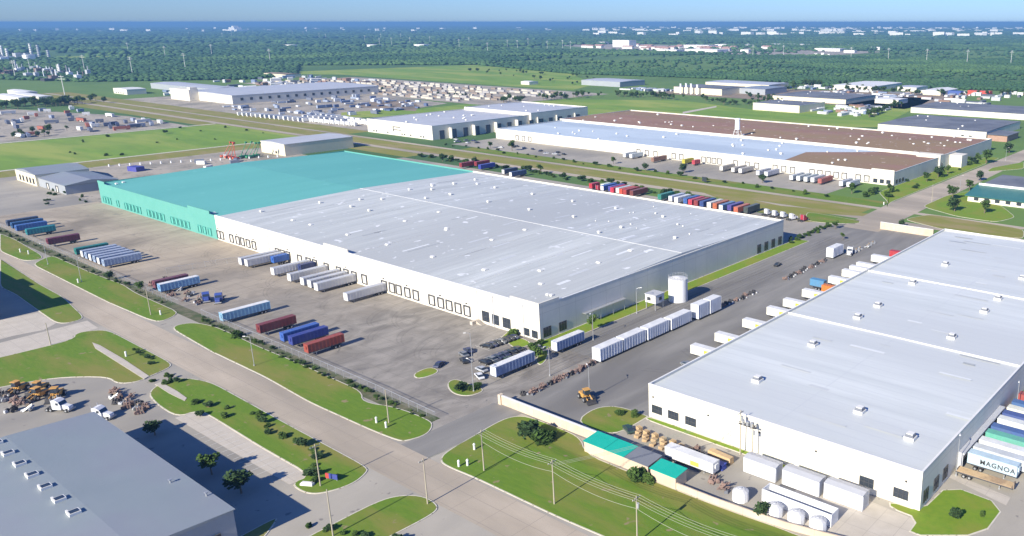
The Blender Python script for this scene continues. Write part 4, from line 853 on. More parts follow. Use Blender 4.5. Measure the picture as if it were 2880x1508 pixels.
# ---------------------------------------------------------------- scrap, crates, storage
def make_bundle(seed, m, n=16, L=2.4, W2=1.3, H=1.5, name='scrap_bundle', cat='scrap'):
    def f():
        r = random.Random(seed); o = empty(name, (0,0,0), 'scrap', cat); mb = MB()
        for _ in range(max(3,n//5)):
            y0 = r.uniform(-L,L)*0.32; t = r.uniform(0.35,1.25); a = r.uniform(-.12,.12); l = r.uniform(1.9,2.9)
            dx, dz = cos(t)*l, sin(t)*l*0.62
            for k_ in (0,0.55): mb.tube((-dx/2,y0+k_,0.12),(dx/2+a,y0+k_+a,0.12+dz),0.10,n=5)
            for k_ in (0.15,0.5,0.85): mb.tube((-dx/2+dx*k_,y0,0.12+dz*k_),(-dx/2+dx*k_,y0+0.55,0.12+dz*k_),0.07,n=4)
        for _ in range(3):
            p = (r.uniform(-W2,W2)*0.8, r.uniform(-L,L)*0.4); mb.tube((p[0]-0.15,p[1],0.45),(p[0]+0.15,p[1]+0.05,0.45),0.45,n=10)
        mb.build('frames', m, o)
        mb = MB()
        for _ in range(1): 
            p = (r.uniform(-W2,W2)*0.8,r.uniform(-L,L)*0.5,r.uniform(0.3,H)); mb.box(p[0]-0.35,p[0]+0.35,p[1]-0.3,p[1]+0.3,p[2]-0.3,p[2]+0.25,0,0.05)
        mb.build('box', [BLACKM,ROOFD,ROOFG2,DIRT][seed%4], o)
        return o
    return f
SB = [Proto(make_bundle(k, m_)) for k,m_ in enumerate((RUST,RUST,BLACKM,STEEL))]
for k in range(17): SB[k%2 if k%5 else 2].put('rusty frame bundle in the scrap line before the white boxes, %s from the near end' % ('seventeenth' if k == 16 else ORD[k]), (-164.6+rnd.uniform(-.5,.5), 142.6+k*1.72, 0), rnd.uniform(0,3), 'rusty frame bundles in the lane')
for k in range(9): SB[2 if k%3 else 0].put('dark scrap frame standing in the lane beyond the last white box, %s one' % ORD[k], (-163.0+rnd.uniform(-.6,.6), 238+k*2.5, 0), rnd.uniform(0,3), 'dark scrap frames in mid lane')
for k in range(14): SB[2 if k%4 else 1].put('dark scrap frame before the isolated white box far up the lane, %s one' % ORD[k], (-162.4+rnd.uniform(-.6,.6), 280+k*2.6, 0), rnd.uniform(0,3), 'dark scrap frames up the lane')
for k in range(6): SB[3].put('grey frame leaning beyond the isolated white box, %s one' % ORD[k], (-158.0+rnd.uniform(-.6,.6), 333+k*4.2, 0), rnd.uniform(0,3), 'grey frames beyond the far white box')
for k in range(12): SB[(k*3)%4].put('heap of dismantled truck parts among the scrap vehicles, %s one from the left' % ORD[k], (-345+k*2.2+rnd.uniform(-1,1), 122+rnd.uniform(0,7.5), 0), rnd.uniform(0,3), 'truck part heaps by the street fence', 1.15)
for k in range(7): SB[(k*3+2)%4].put('scrap heap against the fence left of the pale blue ribbed trailer, %s one' % ORD[k], (-362+k*1.9+rnd.uniform(-1,1), 123+rnd.uniform(0,7.5), 0), rnd.uniform(0,3), 'scrap heaps by the bushes', 1.3)
for k in range(14): SB[(k*5)%4].put('heap of machine parts at the edge of the left lawn, %s one' % ORD[k], (-259+k*1.55, 73.5+rnd.uniform(-2.0,2.0)+k*0.12, 0), rnd.uniform(0,3), 'machine part heaps on the left lawn edge', 1.15)
for k in range(7): SB[(k*5+1)%4].put('heap of machine parts in front of the left white truck, %s one' % ORD[k], (-283+k*3.1, 54.5+rnd.uniform(-2.5,2.0), 0), rnd.uniform(0,3), 'machine part heaps by the yellow loaders', 1.3)
def make_pallets(seed, m):
    def f():
        r = random.Random(seed); o = empty('pallet_stack', (0,0,0), 'pallets', 'pallet stack'); mb = MB()
        z = 0
        for k in range(r.randint(4,8)):
            a = r.uniform(-.08,.08)
            for j in range(5): mb.box(-0.6+a+j*0.26,-0.44+a+j*0.26,-0.5,0.5,z+0.12,z+0.15)
            for j in (-0.5,-0.05,0.4): mb.box(-0.6+a,0.6+a,j,j+0.1,z,z+0.12)
            z += 0.16
        mb.build('boards', m, o); return o
    return f
PS = [Proto(make_pallets(k, TIMBER)) for k in range(3)]
n = 0
for k in range(22):
    x = -125.5+k*0.95; PS[k%3].put('stack of pale timber pallets before the right warehouse, number %s from the left' % (ORD[k] if k < 16 else str(k+1)), (x, 145.2-(k%3)*1.5-k*0.06+rnd.uniform(-.4,.4), 0), rnd.uniform(-.4,.4), 'timber pallet stacks by the right warehouse', 1.15)
SB[0].put('maroon heap of scrap right of the timber pallets', (-107.6,144.4,0), 0.4, None, 1.4); SB[2].put('grey heap of scrap right of the maroon one', (-104.8,143.2,0), 1.4, None, 1.3)
tag(MB().box(-1.3,1.3,-0.9,0.9,0.1,1.4,0,0.15).box(-1.35,1.35,-0.95,0.95,1.4,1.5).build('waste_skip', paint((40,64,180),corr=False), None, (-98.4,142.4,0)), 'small blue skip beside the two service poles', 'skip')
for k in range(5): tag(MB().box(-1.0,1.0,-0.8,0.8,0,1.3+0.1*k,0,0.06).build('crate', TIMBER, None, (-103.4+k*1.3,146.6-k*0.25,0)), 'tan crate near the service poles, %s from the left' % ORD[k], 'crate', 'tan crates by the service poles')
SB[1].put('brown scrap pile behind the beige wall left of the first white bale', (-92.6,135.6,0), 0.3, None, 1.3); SB[0].put('brown scrap pile behind the beige wall beside the yellow-labelled trailer', (-95.6,136.4,0), 1.7, None, 1.3)
LBL = mat('yellow_label', (0.62,0.55,0.10), (0.55,0.48,0.08), 2.0)
o = trailer('white trailer with a yellow label parked behind the beige wall', -97.4, 139.4, 14.0, WHITE, WHITE, WHITE, rz=pi/2, group=None, H=3.4, z0=0.8)
MB().box(-1.38,-1.36,4.0,6.4,1.2,2.3).build('label_panel', LBL, o)
# three big white boxes in a row, an open-topped white box and four round bundles
for k,(a,b,y) in enumerate(((-93.2,-84.6,144.4),(-83.2,-73.9,145.0),(-73.0,-63.8,145.6))):
    o = empty('storage_box', ((a+b)/2,y+1.6,0), 'big white storage box before the right warehouse, %s from the left' % ORD[k], 'storage container', 'big white storage boxes'); h = (b-a)/2
    MB().box(-h,h,-1.6,1.6,0.15,3.7).build('box_body', paint((238,240,244),'box_white2'), o)
    MB().prof([(-1.7,3.7),(1.7,3.7),(1.7,3.85),(0,4.15),(-1.7,3.85)], -h-0.05, h+0.05).build('roof', ROOFG2, o)
    for x in (-h+0.1,0,h-0.5): MB().box(x,x+0.4,-1.5,1.5,0,0.149).build('skid', BLACKM, o)
    MB().box(h+0.001,h+0.06,-1.3,1.3,0.4,3.5).build('end_door', GREYT, o)
o = empty('open_top_box', (-74.8,138.1,0), 'long white open-topped box lying in front of the big storage boxes', 'open container')
mb = MB(); a,b,c,d = -8.4,8.4,-1.6,1.6
mb.box(a,b,c,c+0.15,0.1,3.0); mb.box(a,b,d-0.15,d,0.1,3.0); mb.box(a,a+0.15,c+0.15,d-0.15,0.1,3.0); mb.box(b-0.15,b,c+0.15,d-0.15,0.1,3.0); mb.build('wall', paint((238,240,244),'box_white2'), o)
MB().box(a+0.15,b-0.15,c+0.15,d-0.15,0.1,0.3).build('floor', ROOFD, o)
for k,(x,y) in enumerate(((-87.2,134.2),(-78.2,133.6),(-73.2,134.0),(-68.3,134.4))):
    o = empty('wrapped_tank', (x,y,0), 'round white wrapped tank by the beige wall, %s from the left' % ORD[k], 'tank', 'round white wrapped tanks')
    MB().tube((0,0,0.1),(0,0,2.3),1.85,1.8,12,caps=True).build('drum', TANKW, o); MB().tube((0,0,2.3),(0,0,2.9),1.8,0.8,12).build('cover', S1, o); MB().tube((0,0,2.9),(0,0,3.05),0.35,0.35,10).build('lid', ROOFG2, o)
# tank and elevated cabin by the main warehouse
o = empty('storage_tank', (-181.2,233.5,0), 'large white cylindrical tank with a railed top beside the main warehouse', 'tank')
MB().tube((0,0,0),(0,0,8.6),3.6,3.6,32).build('drum', TANKW, o); MB().tube((0,0,8.6),(0,0,9.3),3.65,0.4,32).build('roof', COPING, o)
mb = MB()
for k in range(20):
    a = 2*pi*k/20; mb.tube((3.5*cos(a),3.5*sin(a),8.6),(3.5*cos(a),3.5*sin(a),9.9),0.05,n=5)
    b = 2*pi*(k+1)/20
    for z in (9.3,9.9): mb.tube((3.5*cos(a),3.5*sin(a),z),(3.5*cos(b),3.5*sin(b),z),0.04,n=4)
mb.build('railing', STEEL, o)
mb = MB(); mb.tube((3.75,-0.3,0),(3.75,-0.3,9.4),0.05,n=5); mb.tube((3.75,0.3,0),(3.75,0.3,9.4),0.05,n=5)
for k in range(23): mb.tube((3.75,-0.3,0.4*k+0.3),(3.75,0.3,0.4*k+0.3),0.03,n=4)
mb.build('ladder', STEEL, o)
o = empty('elevated_cabin', (-182.6,221.5,0), 'white cabin raised on four legs in front of the big white tank', 'cabin')
MB().box(-2.4,2.4,-2.5,2.5,2.6,5.6).build('cabin_body', paint((236,234,226),'cabin_white'), o); MB().box(-2.6,2.6,-2.7,2.7,5.6,5.85).build('roof', ROOFG2, o)
for a in (-2.1,2.1):
    for b in (-2.2,2.2): MB().box(a-0.15,a+0.15,b-0.15,b+0.15,0,2.6).build('leg', STEEL, o)
window(o, -0.6, -2.5, 3.5, 1.4, 1.2); window(o, 2.4, 0.2, 3.5, 1.4, 1.2, 'y', 1)

# ---------------------------------------------------------------- poles, wires, lamps, fences, small things
def pole(label, x, y, h=10.5, arm=True, drum=False, rz=0.0, name='utility_pole', cat='utility pole', lean=0.0):
    o = empty(name, (x,y,0), label, cat, None, rz); o.rotation_euler = (0,lean,rz)
    MB().tube((0,0,0),(0,0,h),0.17,0.11,10).build('post', WOOD, o)
    if arm:
        MB().box(-0.06,0.06,-1.2,1.2,h-0.75,h-0.6).build('crossarm', WOOD, o)
        for yy in (-1.1,-0.4,0.4,1.1): MB().tube((0,yy,h-0.6),(0,yy,h-0.38),0.06,n=6).build('insulator', S1, o)
    if drum: MB().tube((0.38,0,h-2.6),(0.38,0,h-1.5),0.28,n=10).build('transformer', STEEL, o)
    return o
P1 = [(-141.6,108.7,10.6),(-118.4,108.6,10.9),(-95.0,108.7,10.8),(-72.0,108.7,10.8)]
pl = ['tall pole with a crossarm on the corner lawn, leftmost of the lawn poles','utility pole with a crossarm in the middle of the corner lawn','utility pole carrying a grey transformer at the bottom edge of the corner lawn','utility pole beyond the bottom edge of the corner lawn']
for (x,y,h),l in zip(P1,pl): pole(l, x,y,h,True,'transformer' in l)
pole('leaning pale pole on the grass tip by the crossing, wired to the lawn poles', -140.4,92.3,11.2,True,False,0.0,lean=0.0)
pole('bare dark pole standing in the street verge at the bottom', -145.9,73.6,10.8,False)
pole('pale pole wrapped in greenery at the tip of the hedge lawn', -165.8,82.4,10.6,True)
pole('pole on the narrow end of the north lawn next to the crossing', -180.4,109.7,9.6,False)
pole('pole on the north lawn beside the driveway gate', -321.3,108.3,9.5,False)
pole('short dark pole by the left concrete drive', -316.0,76.8,7.6,False)
pole('left one of the two dark service poles before the right warehouse', -98.2,150.6,11.8,True,True)
pole('right one of the two dark service poles before the right warehouse', -94.6,150.4,9.2,True,True)
pole('pole at the crossing beyond the block wall, in line with the far road', -172.2,462.7,10,True)
pf = MB().box(-0.3,4.4,-0.25,0.25,-0.1,0.1,0)
for k_ in range(3): pf.tube((0.8+k_*1.2,0,0.1),(0.8+k_*1.2,0,1.2),0.36,n=10,m=1)
for k_ in range(4): pf.tube((-0.2+k_*1.4,0.5,0.1),(-0.2+k_*1.4,-0.5,0.9),0.07,n=5,m=0)
tag(pf.build('transformer_bank', [BLACKM, STEEL], None, (-98.2,150.5,8.3)), 'dark bank of transformers slung between the two service poles', 'transformer')
def wire(label, pts, sag=0.7, r=0.035, group='overhead wires'):
    mb = MB()
    for p,q in zip(pts[:-1],pts[1:]):
        prev = p
        for k in range(1,13):
            t = k/12; c = tuple(p[i]+(q[i]-p[i])*t for i in range(3)); c = (c[0],c[1],c[2]-4*sag*t*(1-t)); mb.tube(prev,c,r,n=4,caps=False); prev = c
    tag(mb.build('overhead_wire', CABLE), label, 'wire', group)
for k,dy in enumerate((-1.1,-0.4,0.4,1.1)):
    wire('power wire strung between the corner lawn poles, %s from the street side' % ORD[k], [(x,y+dy,h-0.4) for x,y,h in P1]+[(-40,108.7+dy,10.4)])
wire('sagging low cable under the power wires on the corner lawn', [(x,y,h-2.9) for x,y,h in P1]+[(-40,108.7,7.9)], 1.1, 0.045)
for k,dy in enumerate((-1.1,1.1)): wire('wire crossing the street from the leaning pole to the lawn, %s one' % ORD[k], [(-140.4,92.3+dy,10.8),(-141.6,108.7+dy,10.2)], 0.5)
for k in range(3): wire('wire dropping from the middle lawn pole towards the service poles, %s one' % ORD[k], [(-118.4,108.6+0.3*k,10.0-k*0.4),(-98.2,150.6+0.3*k,11.0-k*0.4)], 1.0)
def make_lamp(h=9.5):
    def f():
        o = empty('street_lamp', (0,0,0), 'lamp', 'street lamp', 'lamp posts'); MB().tube((0,0,0),(0,0,h),0.12,0.07,8).tube((0,0,0),(0,0,0.5),0.28,0.24,8).build('post', STEEL, o)
        MB().tube((0,0,h-0.1),(1.5,0,h+0.25),0.05,n=6).build('arm', STEEL, o); MB().box(1.2,2.0,-0.16,0.16,h+0.15,h+0.33,0,0.03).build('lamp_head', COPING, o); return o
    return f
LP = Proto(make_lamp())
for x,y,l in ((-195.6,149.0,'lamp post by the grey car between the car rows'),(-178.2,135.4,'lamp post on the bushy island'),(-168.9,155.9,'lamp post beside the rusty scrap line'),(-178.6,184.7,'lamp post on the grass behind the second blue-shaded trailer'),(-184.0,213.0,'lamp post on the grass strip left of the raised cabin'),
        (-427.4,109.4,'lamp post on the far left lawn before the silver trailers'),(-386.4,108.4,'lamp post on the lawn before the scrap vehicles'),(-246.0,107.5,'lamp post on the lawn before the rust red container'),(-148.8,151.6,'lamp post beside the orange loader'),
        (-53.0,172.0,'lamp post at the near end of the dock canopy'),(-54.6+3,213.0,'lamp post at the far end of the dock canopy'),(-170.5,504,'lamp post on the verge by the far road'),(-184,640,'lamp post furthest up the far road')):
    LP.put(l, (x,y,0), rnd.uniform(0,6), 'lamp posts')
def make_hyd():
    o = empty('hydrant_marker', (0,0,0), 'post', 'post'); MB().tube((0,0,0),(0,0,1.1),0.22,0.2,10).build('post', WHITE, o); MB().tube((0,0,1.1),(0,0,1.35),0.26,0.12,10).build('cap', WHITE, o); return o
HY = Proto(make_hyd)
for x,y,l in ((-178.6,107.7,'white stub post on the north lawn tip, right one'),(-183.0,107.8,'white stub post on the north lawn tip, left one'),(-318.5,110.4,'white stub post near the driveway gate'),(-285.3,87.3,'white stub post on the left triangle lawn'),
        (-151.3,113.8,'white stub post on the corner lawn, upper one'),(-146.5,107.9,'white stub post on the corner lawn, middle one'),(-147.8,106.4,'white stub post on the corner lawn, lower one by the kerb'),(-454.0,110.1,'white stub post on the far left lawn, right one'),(-460.6,108.9,'white stub post on the far left lawn, left one'),(-386.1,107.2,'white stub post on the lawn before the scrap vehicles'),(-190.5,437,'white stub post at the highway crossing verge')):
    HY.put(l, (x,y,0.1), 0, 'white stub posts', 1.3)
o = empty('monument_sign', (-166.0,85.3,0), 'low red and blue sign board on the hedge lawn tip', 'sign', None, 0.35)
MB().box(-1.6,-0.7,-0.12,0.12,0.5,1.7).build('panel', paint((214,60,54),corr=False), o, (0,0,0)); MB().box(-0.69,1.6,-0.12,0.12,0.5,1.7).build('panel', paint((52,66,160),corr=False), o)
for x in (-1.4,1.3): MB().box(x,x+0.12,-0.05,0.05,0,0.5).build('post', STEEL, o)
tag(MB().box(-1.5,1.5,-0.6,0.6,0,0.5,0,0.06).box(-1.3,1.3,-0.4,0.4,0.5,0.7,0,0.1).build('utility_vault', COPING, None, (-168.6,80.9,0.15), 0.5), 'low white vault lid in the grass beside the red and blue sign', 'vault')

# chain-link fences: posts, rails and a see-through mesh
FM = mat('chain_link', (0.32,0.33,0.33), rough=0.6, metal=0.3, alpha=0.13)
def fence(label, pts, h=2.4, step=4.0):
    o = empty('chain_link_fence', (pts[0][0],pts[0][1],0), label, 'fence'); ox, oy = pts[0]
    mb = MB(); rl = MB(); me = MB()
    for (a,b),(c,d) in zip(pts[:-1],pts[1:]):
        L = math.hypot(c-a,d-b); n = max(1,int(L/step))
        for k in range(n): t = k/n; mb.tube((a+(c-a)*t-ox,b+(d-b)*t-oy,0),(a+(c-a)*t-ox,b+(d-b)*t-oy,h+0.1),0.06,n=5)
        rl.tube((a-ox,b-oy,h),(c-ox,d-oy,h),0.05,n=5)
        me.add([(a-ox,b-oy,0.05),(c-ox,d-oy,0.05),(c-ox,d-oy,h-0.03),(a-ox,b-oy,h-0.03)],[(0,1,2,3)])
    mb.build('fence_posts', STEEL, o); rl.build('top_rail', STEEL, o); me.build('mesh_panel', FM, o)
fence('long chain-link fence along the yard behind the north lawn', [(-560,118.6),(-330,118.6),(-324,118.8)])
fence('chain-link fence from the driveway gate to the crossing', [(-306,118.8),(-200,118.8),(-172,118.0)])
fence('chain-link fence with bent posts across the middle of the yard', [(-372,134),(-369,148),(-366,160),(-362,171)])
fence('fence along the edge of the sunken service strip by the right warehouse', [(-128.9,153.5),(-129.4,190)], 1.6)

# drain culvert: pale concrete spillway running across the left lawns
for nm,l,pp in (('concrete_drain','pale concrete drain channel crossing the left triangle lawn',[(-307.2,85.5),(-302.2,86.0),(-283.1,85.9),(-262.9,85.1),(-261.7,83.3),(-280.8,83.7),(-300.5,84.1)]),('concrete_drain','pale concrete drain strip continuing into the hedge lawn',[(-255.4,83.7),(-255.5,85.3),(-245.3,85.4),(-238.2,85.0),(-236.7,83.8),(-245.7,83.4)])):
    cx_, cy_ = pp[0]; tag(MB().prism([(a-cx_,b-cy_) for a,b in pp], 0.05, 0.26).build(nm, CONC, None, (cx_,cy_,0)), l, 'drain')

# ---------------------------------------------------------------- trees and shrubs
def make_tree(seed, h=8.0, r=3.0, kind='tree', lm=0, n=520, base=0.35):
    def f():
        q = random.Random(seed); o = empty(kind, (0,0,0), 'tree', 'tree' if kind != 'shrub' else 'shrub')
        global rnd; old = rnd; rnd = q
        if kind != 'shrub':
            mb = MB().tube((0,0,-0.1),(0.1,0.05,h*0.45),0.26,0.16,8)
            for k in range(5):
                a = q.uniform(0,2*pi); mb.tube((0.1,0.05,h*q.uniform(0.25,0.45)),(cos(a)*r*0.6,sin(a)*r*0.6,h*q.uniform(0.55,0.8)),0.10,0.03,6)
            mb.build('trunk', BARK, o)
        mb = MB(); N_ = 9 if kind != 'shrub' else 6
        for k in range(N_):
            a = q.uniform(0,2*pi); d = q.uniform(0,0.62)*r; z = h*q.uniform(base+0.12,0.86); rr_ = r*q.uniform(0.26,0.60)
            mb.leafs((cos(a)*d,sin(a)*d,z), (rr_*1.15,rr_*1.15,rr_*0.95), n//N_, 0.22*r/3+0.09, lm)
            mb.blob((cos(a)*d,sin(a)*d,z), (rr_*0.6,rr_*0.6,rr_*0.5), lm, 0.35)
        mb.build('crown' if kind != 'shrub' else 'foliage', LEAF[lm], o); rnd = old
        return o
    def g():
        return f()
    return g
# material index stays 0 for every crown
_ml = MB.leafs; _mb = MB.blob
MB.leafs = lambda s,c,r,n,size,m=0: _ml(s,c,r,n,size,0)
MB.blob = lambda s,c,r,m=0,jit=0.25,sub=0: _mb(s,c,r,0,jit,sub)
TREES = [Proto(make_tree(11,8.0,3.1,'tree',0)), Proto(make_tree(12,6.5,3.4,'tree',2)), Proto(make_tree(13,9.0,2.6,'tree',1))]
SHR = [Proto(make_tree(21,2.6,2.2,'shrub',0,520,0.0)), Proto(make_tree(22,2.0,1.8,'shrub',1,480,0.0)), Proto(make_tree(23,2.8,2.4,'shrub',2,560,0.0))]
def T(k,x,y,s,l,g=None): TREES[k].put(l, (x,y,0), rnd.uniform(0,6), g, s)
def S(k,x,y,s,l,g=None): SHR[k].put(l, (x,y,0.05), rnd.uniform(0,6), g, (s*rnd.uniform(0.75,1.35),s*rnd.uniform(0.75,1.35),s*rnd.uniform(0.65,1.15)))
S(2,-143.8,125.0,1.35,'broad dark bush on the corner lawn below the block wall, left half'); S(0,-140.0,126.6,1.45,'broad dark bush on the corner lawn below the block wall, right half')
S(0,-110.2,127.2,1.35,'bush against the front of the turquoise-roofed shed'); S(1,-107.8,127.6,1.1,'paler bush between the two turquoise-roofed sheds')
T(1,-79.4,131.2,0.55,'leafy bush-like tree leaning over the beige wall by the round tanks')
T(0,-190.6,70.2,0.72,'small tree in the shaded car park, left one'); T(1,-177.2,70.4,0.82,'small tree in the shaded car park, right one'); T(1,-222.0,70.6,0.60,'small tree at the far corner of the grey shed')
T(2,-179.0,161.0,0.72,'thin tree at the right end of the blue-shaded trailer'); T(2,-184.4,190.4,0.80,'slim tree on the grass strip behind the second blue-shaded trailer'); S(0,-190.0,171.0,1.0,'shrub at the near corner of the main warehouse')
S(1,-202.5,171.6,1.1,'bright shrub at the end of the parked car row'); S(0,-187.5,167.0,1.2,'shrub on the corner lawn beside the warehouse'); S(2,-183.2,164.5,0.9,'low shrub between the two blue-shaded trailers')
S(0,-179.6,136.6,0.9,'bush on the round island, left one'); S(2,-181.2,133.0,0.9,'bush on the round island, front one')
S(2,-46.8,154.9,0.8,'dark bush on the right-hand lawn'); S(1,-42.9,159.4,0.45,'small bush on the right-hand lawn'); S(1,-131.8,150.6,0.9,'shrub by the left corner of the right warehouse'); S(0,-135.4,149.4,0.7,'low shrub left of the corner shrub')
T(1,-380.8,116.0,0.55,'bushy tree on the lawn before the silver trailers'); T(0,-353.2,117.0,0.58,'bushy tree on the lawn before the maroon flat container'); S(0,-274.5,115.8,1.1,'shrub by the fence before the maroon container')
# hedge line on the south lawn
hx = [(-213.9,91.2),(-210.5,91.0),(-206.5,90.2),(-203.6,89.6),(-201.0,88.6),(-199.4,87.6),(-194.5,89.0),(-190.0,89.6),(-186.2,89.6),(-183.0,90.2),(-180.0,89.4),(-177.6,88.2),(-175.4,86.4),(-173.4,84.8),(-171.0,83.6),(-168.4,82.8),(-222.5,88.6),(-228.0,86.4),(-232.6,84.8),(-217.6,85.8),(-224.0,82.0)]
for k,(x,y) in enumerate(hx): S(k%3,x,y,rnd.uniform(0.45,0.75),'low shrub in the ragged hedge line on the south lawn, number %d from the right' % (len(hx)-k), 'hedge shrubs on the south lawn')
for k in range(64):
    x = -322+k*2.3+rnd.uniform(-1,1)
    if not (-326 < x < -305): S(k%3,x,117.3+rnd.uniform(-1.6,.6),rnd.choice((0.2,0.28,0.36,0.5)),'weedy shrub growing along the yard fence', 'weedy shrubs along the yard fence')
for k in range(40): S(k%3,-520+k*4.8+rnd.uniform(-2,2),117.0+rnd.uniform(-1.6,.6),rnd.choice((0.2,0.28,0.36,0.5)),'weedy shrub growing along the yard fence', 'weedy shrubs along the yard fence')
for k in range(10): S(k%3,-152+k*2.4+rnd.uniform(-1,1),72.5+k*0.95,rnd.uniform(0.3,0.55),'low weed clump on the bottom verge', 'weed clumps on the bottom verge')
for k in range(9): S(k%3,-289+k*2.1,91.2-rnd.uniform(0,1)-max(0,k-6),rnd.uniform(0.35,0.5),'low weed clump near the left street edge','weed clumps on the left lawn')
for k in range(8): S(k%3,-259+rnd.uniform(-6,8),86+rnd.uniform(-2,3),rnd.uniform(0.4,0.6),'green weed clump at the tip of the left triangle lawn','weed clumps on the lawn tip')
# trees beyond the main warehouse
tl = [(0,-518.3,450.4,1.1,'round tree at the yard entrance beyond the highway'),(1,-520,384,0.9,'dark tree behind the dark red containers'),(2,-421.5,390.2,1.0,'pale tree behind the navy containers'),(1,-490,389,0.8,'dark tree right of the dark red containers'),
      (1,-372,443,0.8,'round tree beyond the highway opposite the crimson container'),(0,-410.2,452,0.7,'small tree near the pale trailers beyond the highway'),(1,-345.7,453,0.95,'round tree in front of the yellow trailer'),(1,-282.4,453.6,0.85,'round tree in front of the row of pale trailers'),
      (0,-219.8,455.7,0.9,'bushy tree at the yard corner near the highway crossing'),(1,-152.3,444.7,1.15,'round clipped dark tree on the bright lawn by the crossing'),(0,-137.5,449.6,1.0,'olive tree before the green-roofed office'),
      (0,-164.6,475.4,1.1,'wide tree at the left corner of the green-roofed office'),(1,-198.3,540.4,1.1,'dark tree on the verge below the brown-roofed warehouse end'),(0,-191,616.5,1.4,'tall tree on the verge by the far road'),(1,-193.3,679.6,1.2,'dark tree at the bend of the far road'),
      (0,-165.9,508,0.9,'tree by the dark roof of the office'),(1,-171.6,545.5,1.0,'tree beside the far road behind the office'),(1,-161,392,0.6,'small tree at the end of the beige lane wall'),(0,-186.1,369,0.55,'small tree by the far end of the grass strip'),
      (0,-198.4,521,0.8,'tree in the thicket beside the warehouse end, nearer one'),(2,-197.4,556,0.9,'tree in the thicket beside the warehouse end, farther one'),(2,-173.2,352,0.5,'small tree beside the service lane'),(0,-545,451,0.7,'small tree in the yard left of the round one')]
for k,x,y,s,l in tl: T(k,x,y,s,l,'trees beyond the main warehouse')
for k in range(34): S(k%3,-205+rnd.uniform(-6,10),500+rnd.uniform(-48,140),rnd.uniform(0.6,1.5),'shrub in the thicket between the white warehouse and the far road','thicket shrubs by the far road')
for k in range(46): S(k%3,-560+k*6.2+rnd.uniform(-2,2),389+rnd.uniform(-4,5),rnd.uniform(0.7,1.5),'scrub bush in the strip behind the container rows','scrub bushes behind the container rows')
for k in range(30): S(k%3,-590+k*12.5+rnd.uniform(-2,2),440+rnd.uniform(-3,5),rnd.uniform(0.5,1.1),'scrub bush along the far highway verge','scrub bushes along the far verge')
for k in range(24): S(k%3,-192+rnd.uniform(-1,3),332+k*1.9,rnd.uniform(0.4,0.8),'scrub bush between the warehouse end and the service lane','scrub bushes by the lane end')
for k in range(12): S(k%3,-560+rnd.uniform(-60,0),168+rnd.uniform(-8,8)-k,rnd.uniform(0.5,0.9),'scrub bush on the verge left of the teal section','scrub bushes left of the teal section')

# ================================================================ the distance
def in_poly(x, y, P):
    c = np.zeros(x.shape, bool); n = len(P)
    for i in range(n):
        (x1,y1),(x2,y2) = P[i],P[(i+1)%n]
        k = ((y1 > y) != (y2 > y)) & (x < (x2-x1)*(y-y1)/((y2-y1)+1e-12)+x1); c ^= k
    return c
FP = [(-2900,470),(-1930,486),(-1726,553),(-1560,760),(-1652,894),(-1741,943),(-1980,1080),(-1671,1348),(-1211,1223),(-861,1284),(-650,1239),(-363,1318),(-200,1400),(-2600,16000),(-16000,16000),(-17000,3500)]
CLEAR = [[(-1500,1420),(-700,1400),(-350,1500),(-300,1750),(-1000,1720),(-1500,1600)],[(-5200,3000),(-3600,3300),(-3500,3600),(-5200,3400)],[(-3450,850),(-2750,860),(-2700,1180),(-3400,1120)],[(-2900,2200),(-1150,2300),(-1150,2650),(-2700,3150)],[(-2000,1650),(-1100,1600),(-1000,1900),(-2000,2050)],[(-4200,900),(-2860,740),(-2860,930),(-4000,1250)]]
def canopy(name, label, rmin, rmax, k, seed, jit, sub, hmul=1.0):
    """crowns spaced in proportion to distance from the origin, one mesh"""
    g = np.random.default_rng(seed); Nn = int(0.58*(math.log(rmax/rmin))/(k*k)*2.1)
    r = rmin*np.exp(g.random(Nn)*math.log(rmax/rmin)); a = np.radians(12+g.random(Nn)*68); x = -r*np.sin(a); y = r*np.cos(a)
    ok = in_poly(x,y,FP)
    for c in CLEAR: ok &= ~(in_poly(x,y,c) & (g.random(Nn) < 0.93))
    # ragged gaps
    a1, a2 = x*0.62-y*0.78, x*0.78+y*0.62     # belts and glades running across the plain
    f = np.sin(a1*0.0046+np.sin(a2*0.0021)*1.6)+np.sin(a1*0.0017-a2*0.0009+1.0)+0.7*np.sin(a2*0.0052+a1*0.0013)
    ok &= ~((f > 0.85) & (g.random(Nn) < 0.93)); ok &= ~((f > 0.60) & (g.random(Nn) < 0.45))
    x, y, r = x[ok], y[ok], r[ok]; n = len(x)
    s = np.maximum(3.0, k*r*0.72)*(0.7+0.7*g.random(n)); hgt = np.minimum(3+s*0.9, 13)*(0.7+0.6*g.random(n))*hmul
    vs, fs = ICO[sub]; vs = np.array(vs); fs = np.array(fs); nv, nf = len(vs), len(fs)
    V = vs[None]*(1+(g.random((n,nv,1))-0.5)*jit); V = V*np.stack([s,s,hgt*0.55],1)[:,None,:]; V += np.stack([x,y,hgt*0.5],1)[:,None,:]
    F = fs[None]+(np.arange(n)*nv)[:,None,None]
    me = bpy.data.meshes.new(name); me.vertices.add(n*nv); me.vertices.foreach_set('co', V.astype(np.float32).ravel())
    me.loops.add(n*nf*3); me.loops.foreach_set('vertex_index', F.astype(np.int32).ravel())
    me.polygons.add(n*nf); me.polygons.foreach_set('loop_start', (np.arange(n*nf)*3).astype(np.int32)); me.polygons.foreach_set('loop_total', np.full(n*nf,3,np.int32))
    me.materials.append(FOREST); me.update(); me.validate()
    o = bpy.data.objects.new(name, me); col.objects.link(o); return tag(o, label, 'woodland', None, 'stuff')
canopy('forest', 'wide dark green forest beyond the bright fields', 1150, 3200, 0.0034, 5, 0.7, 0, 0.62)
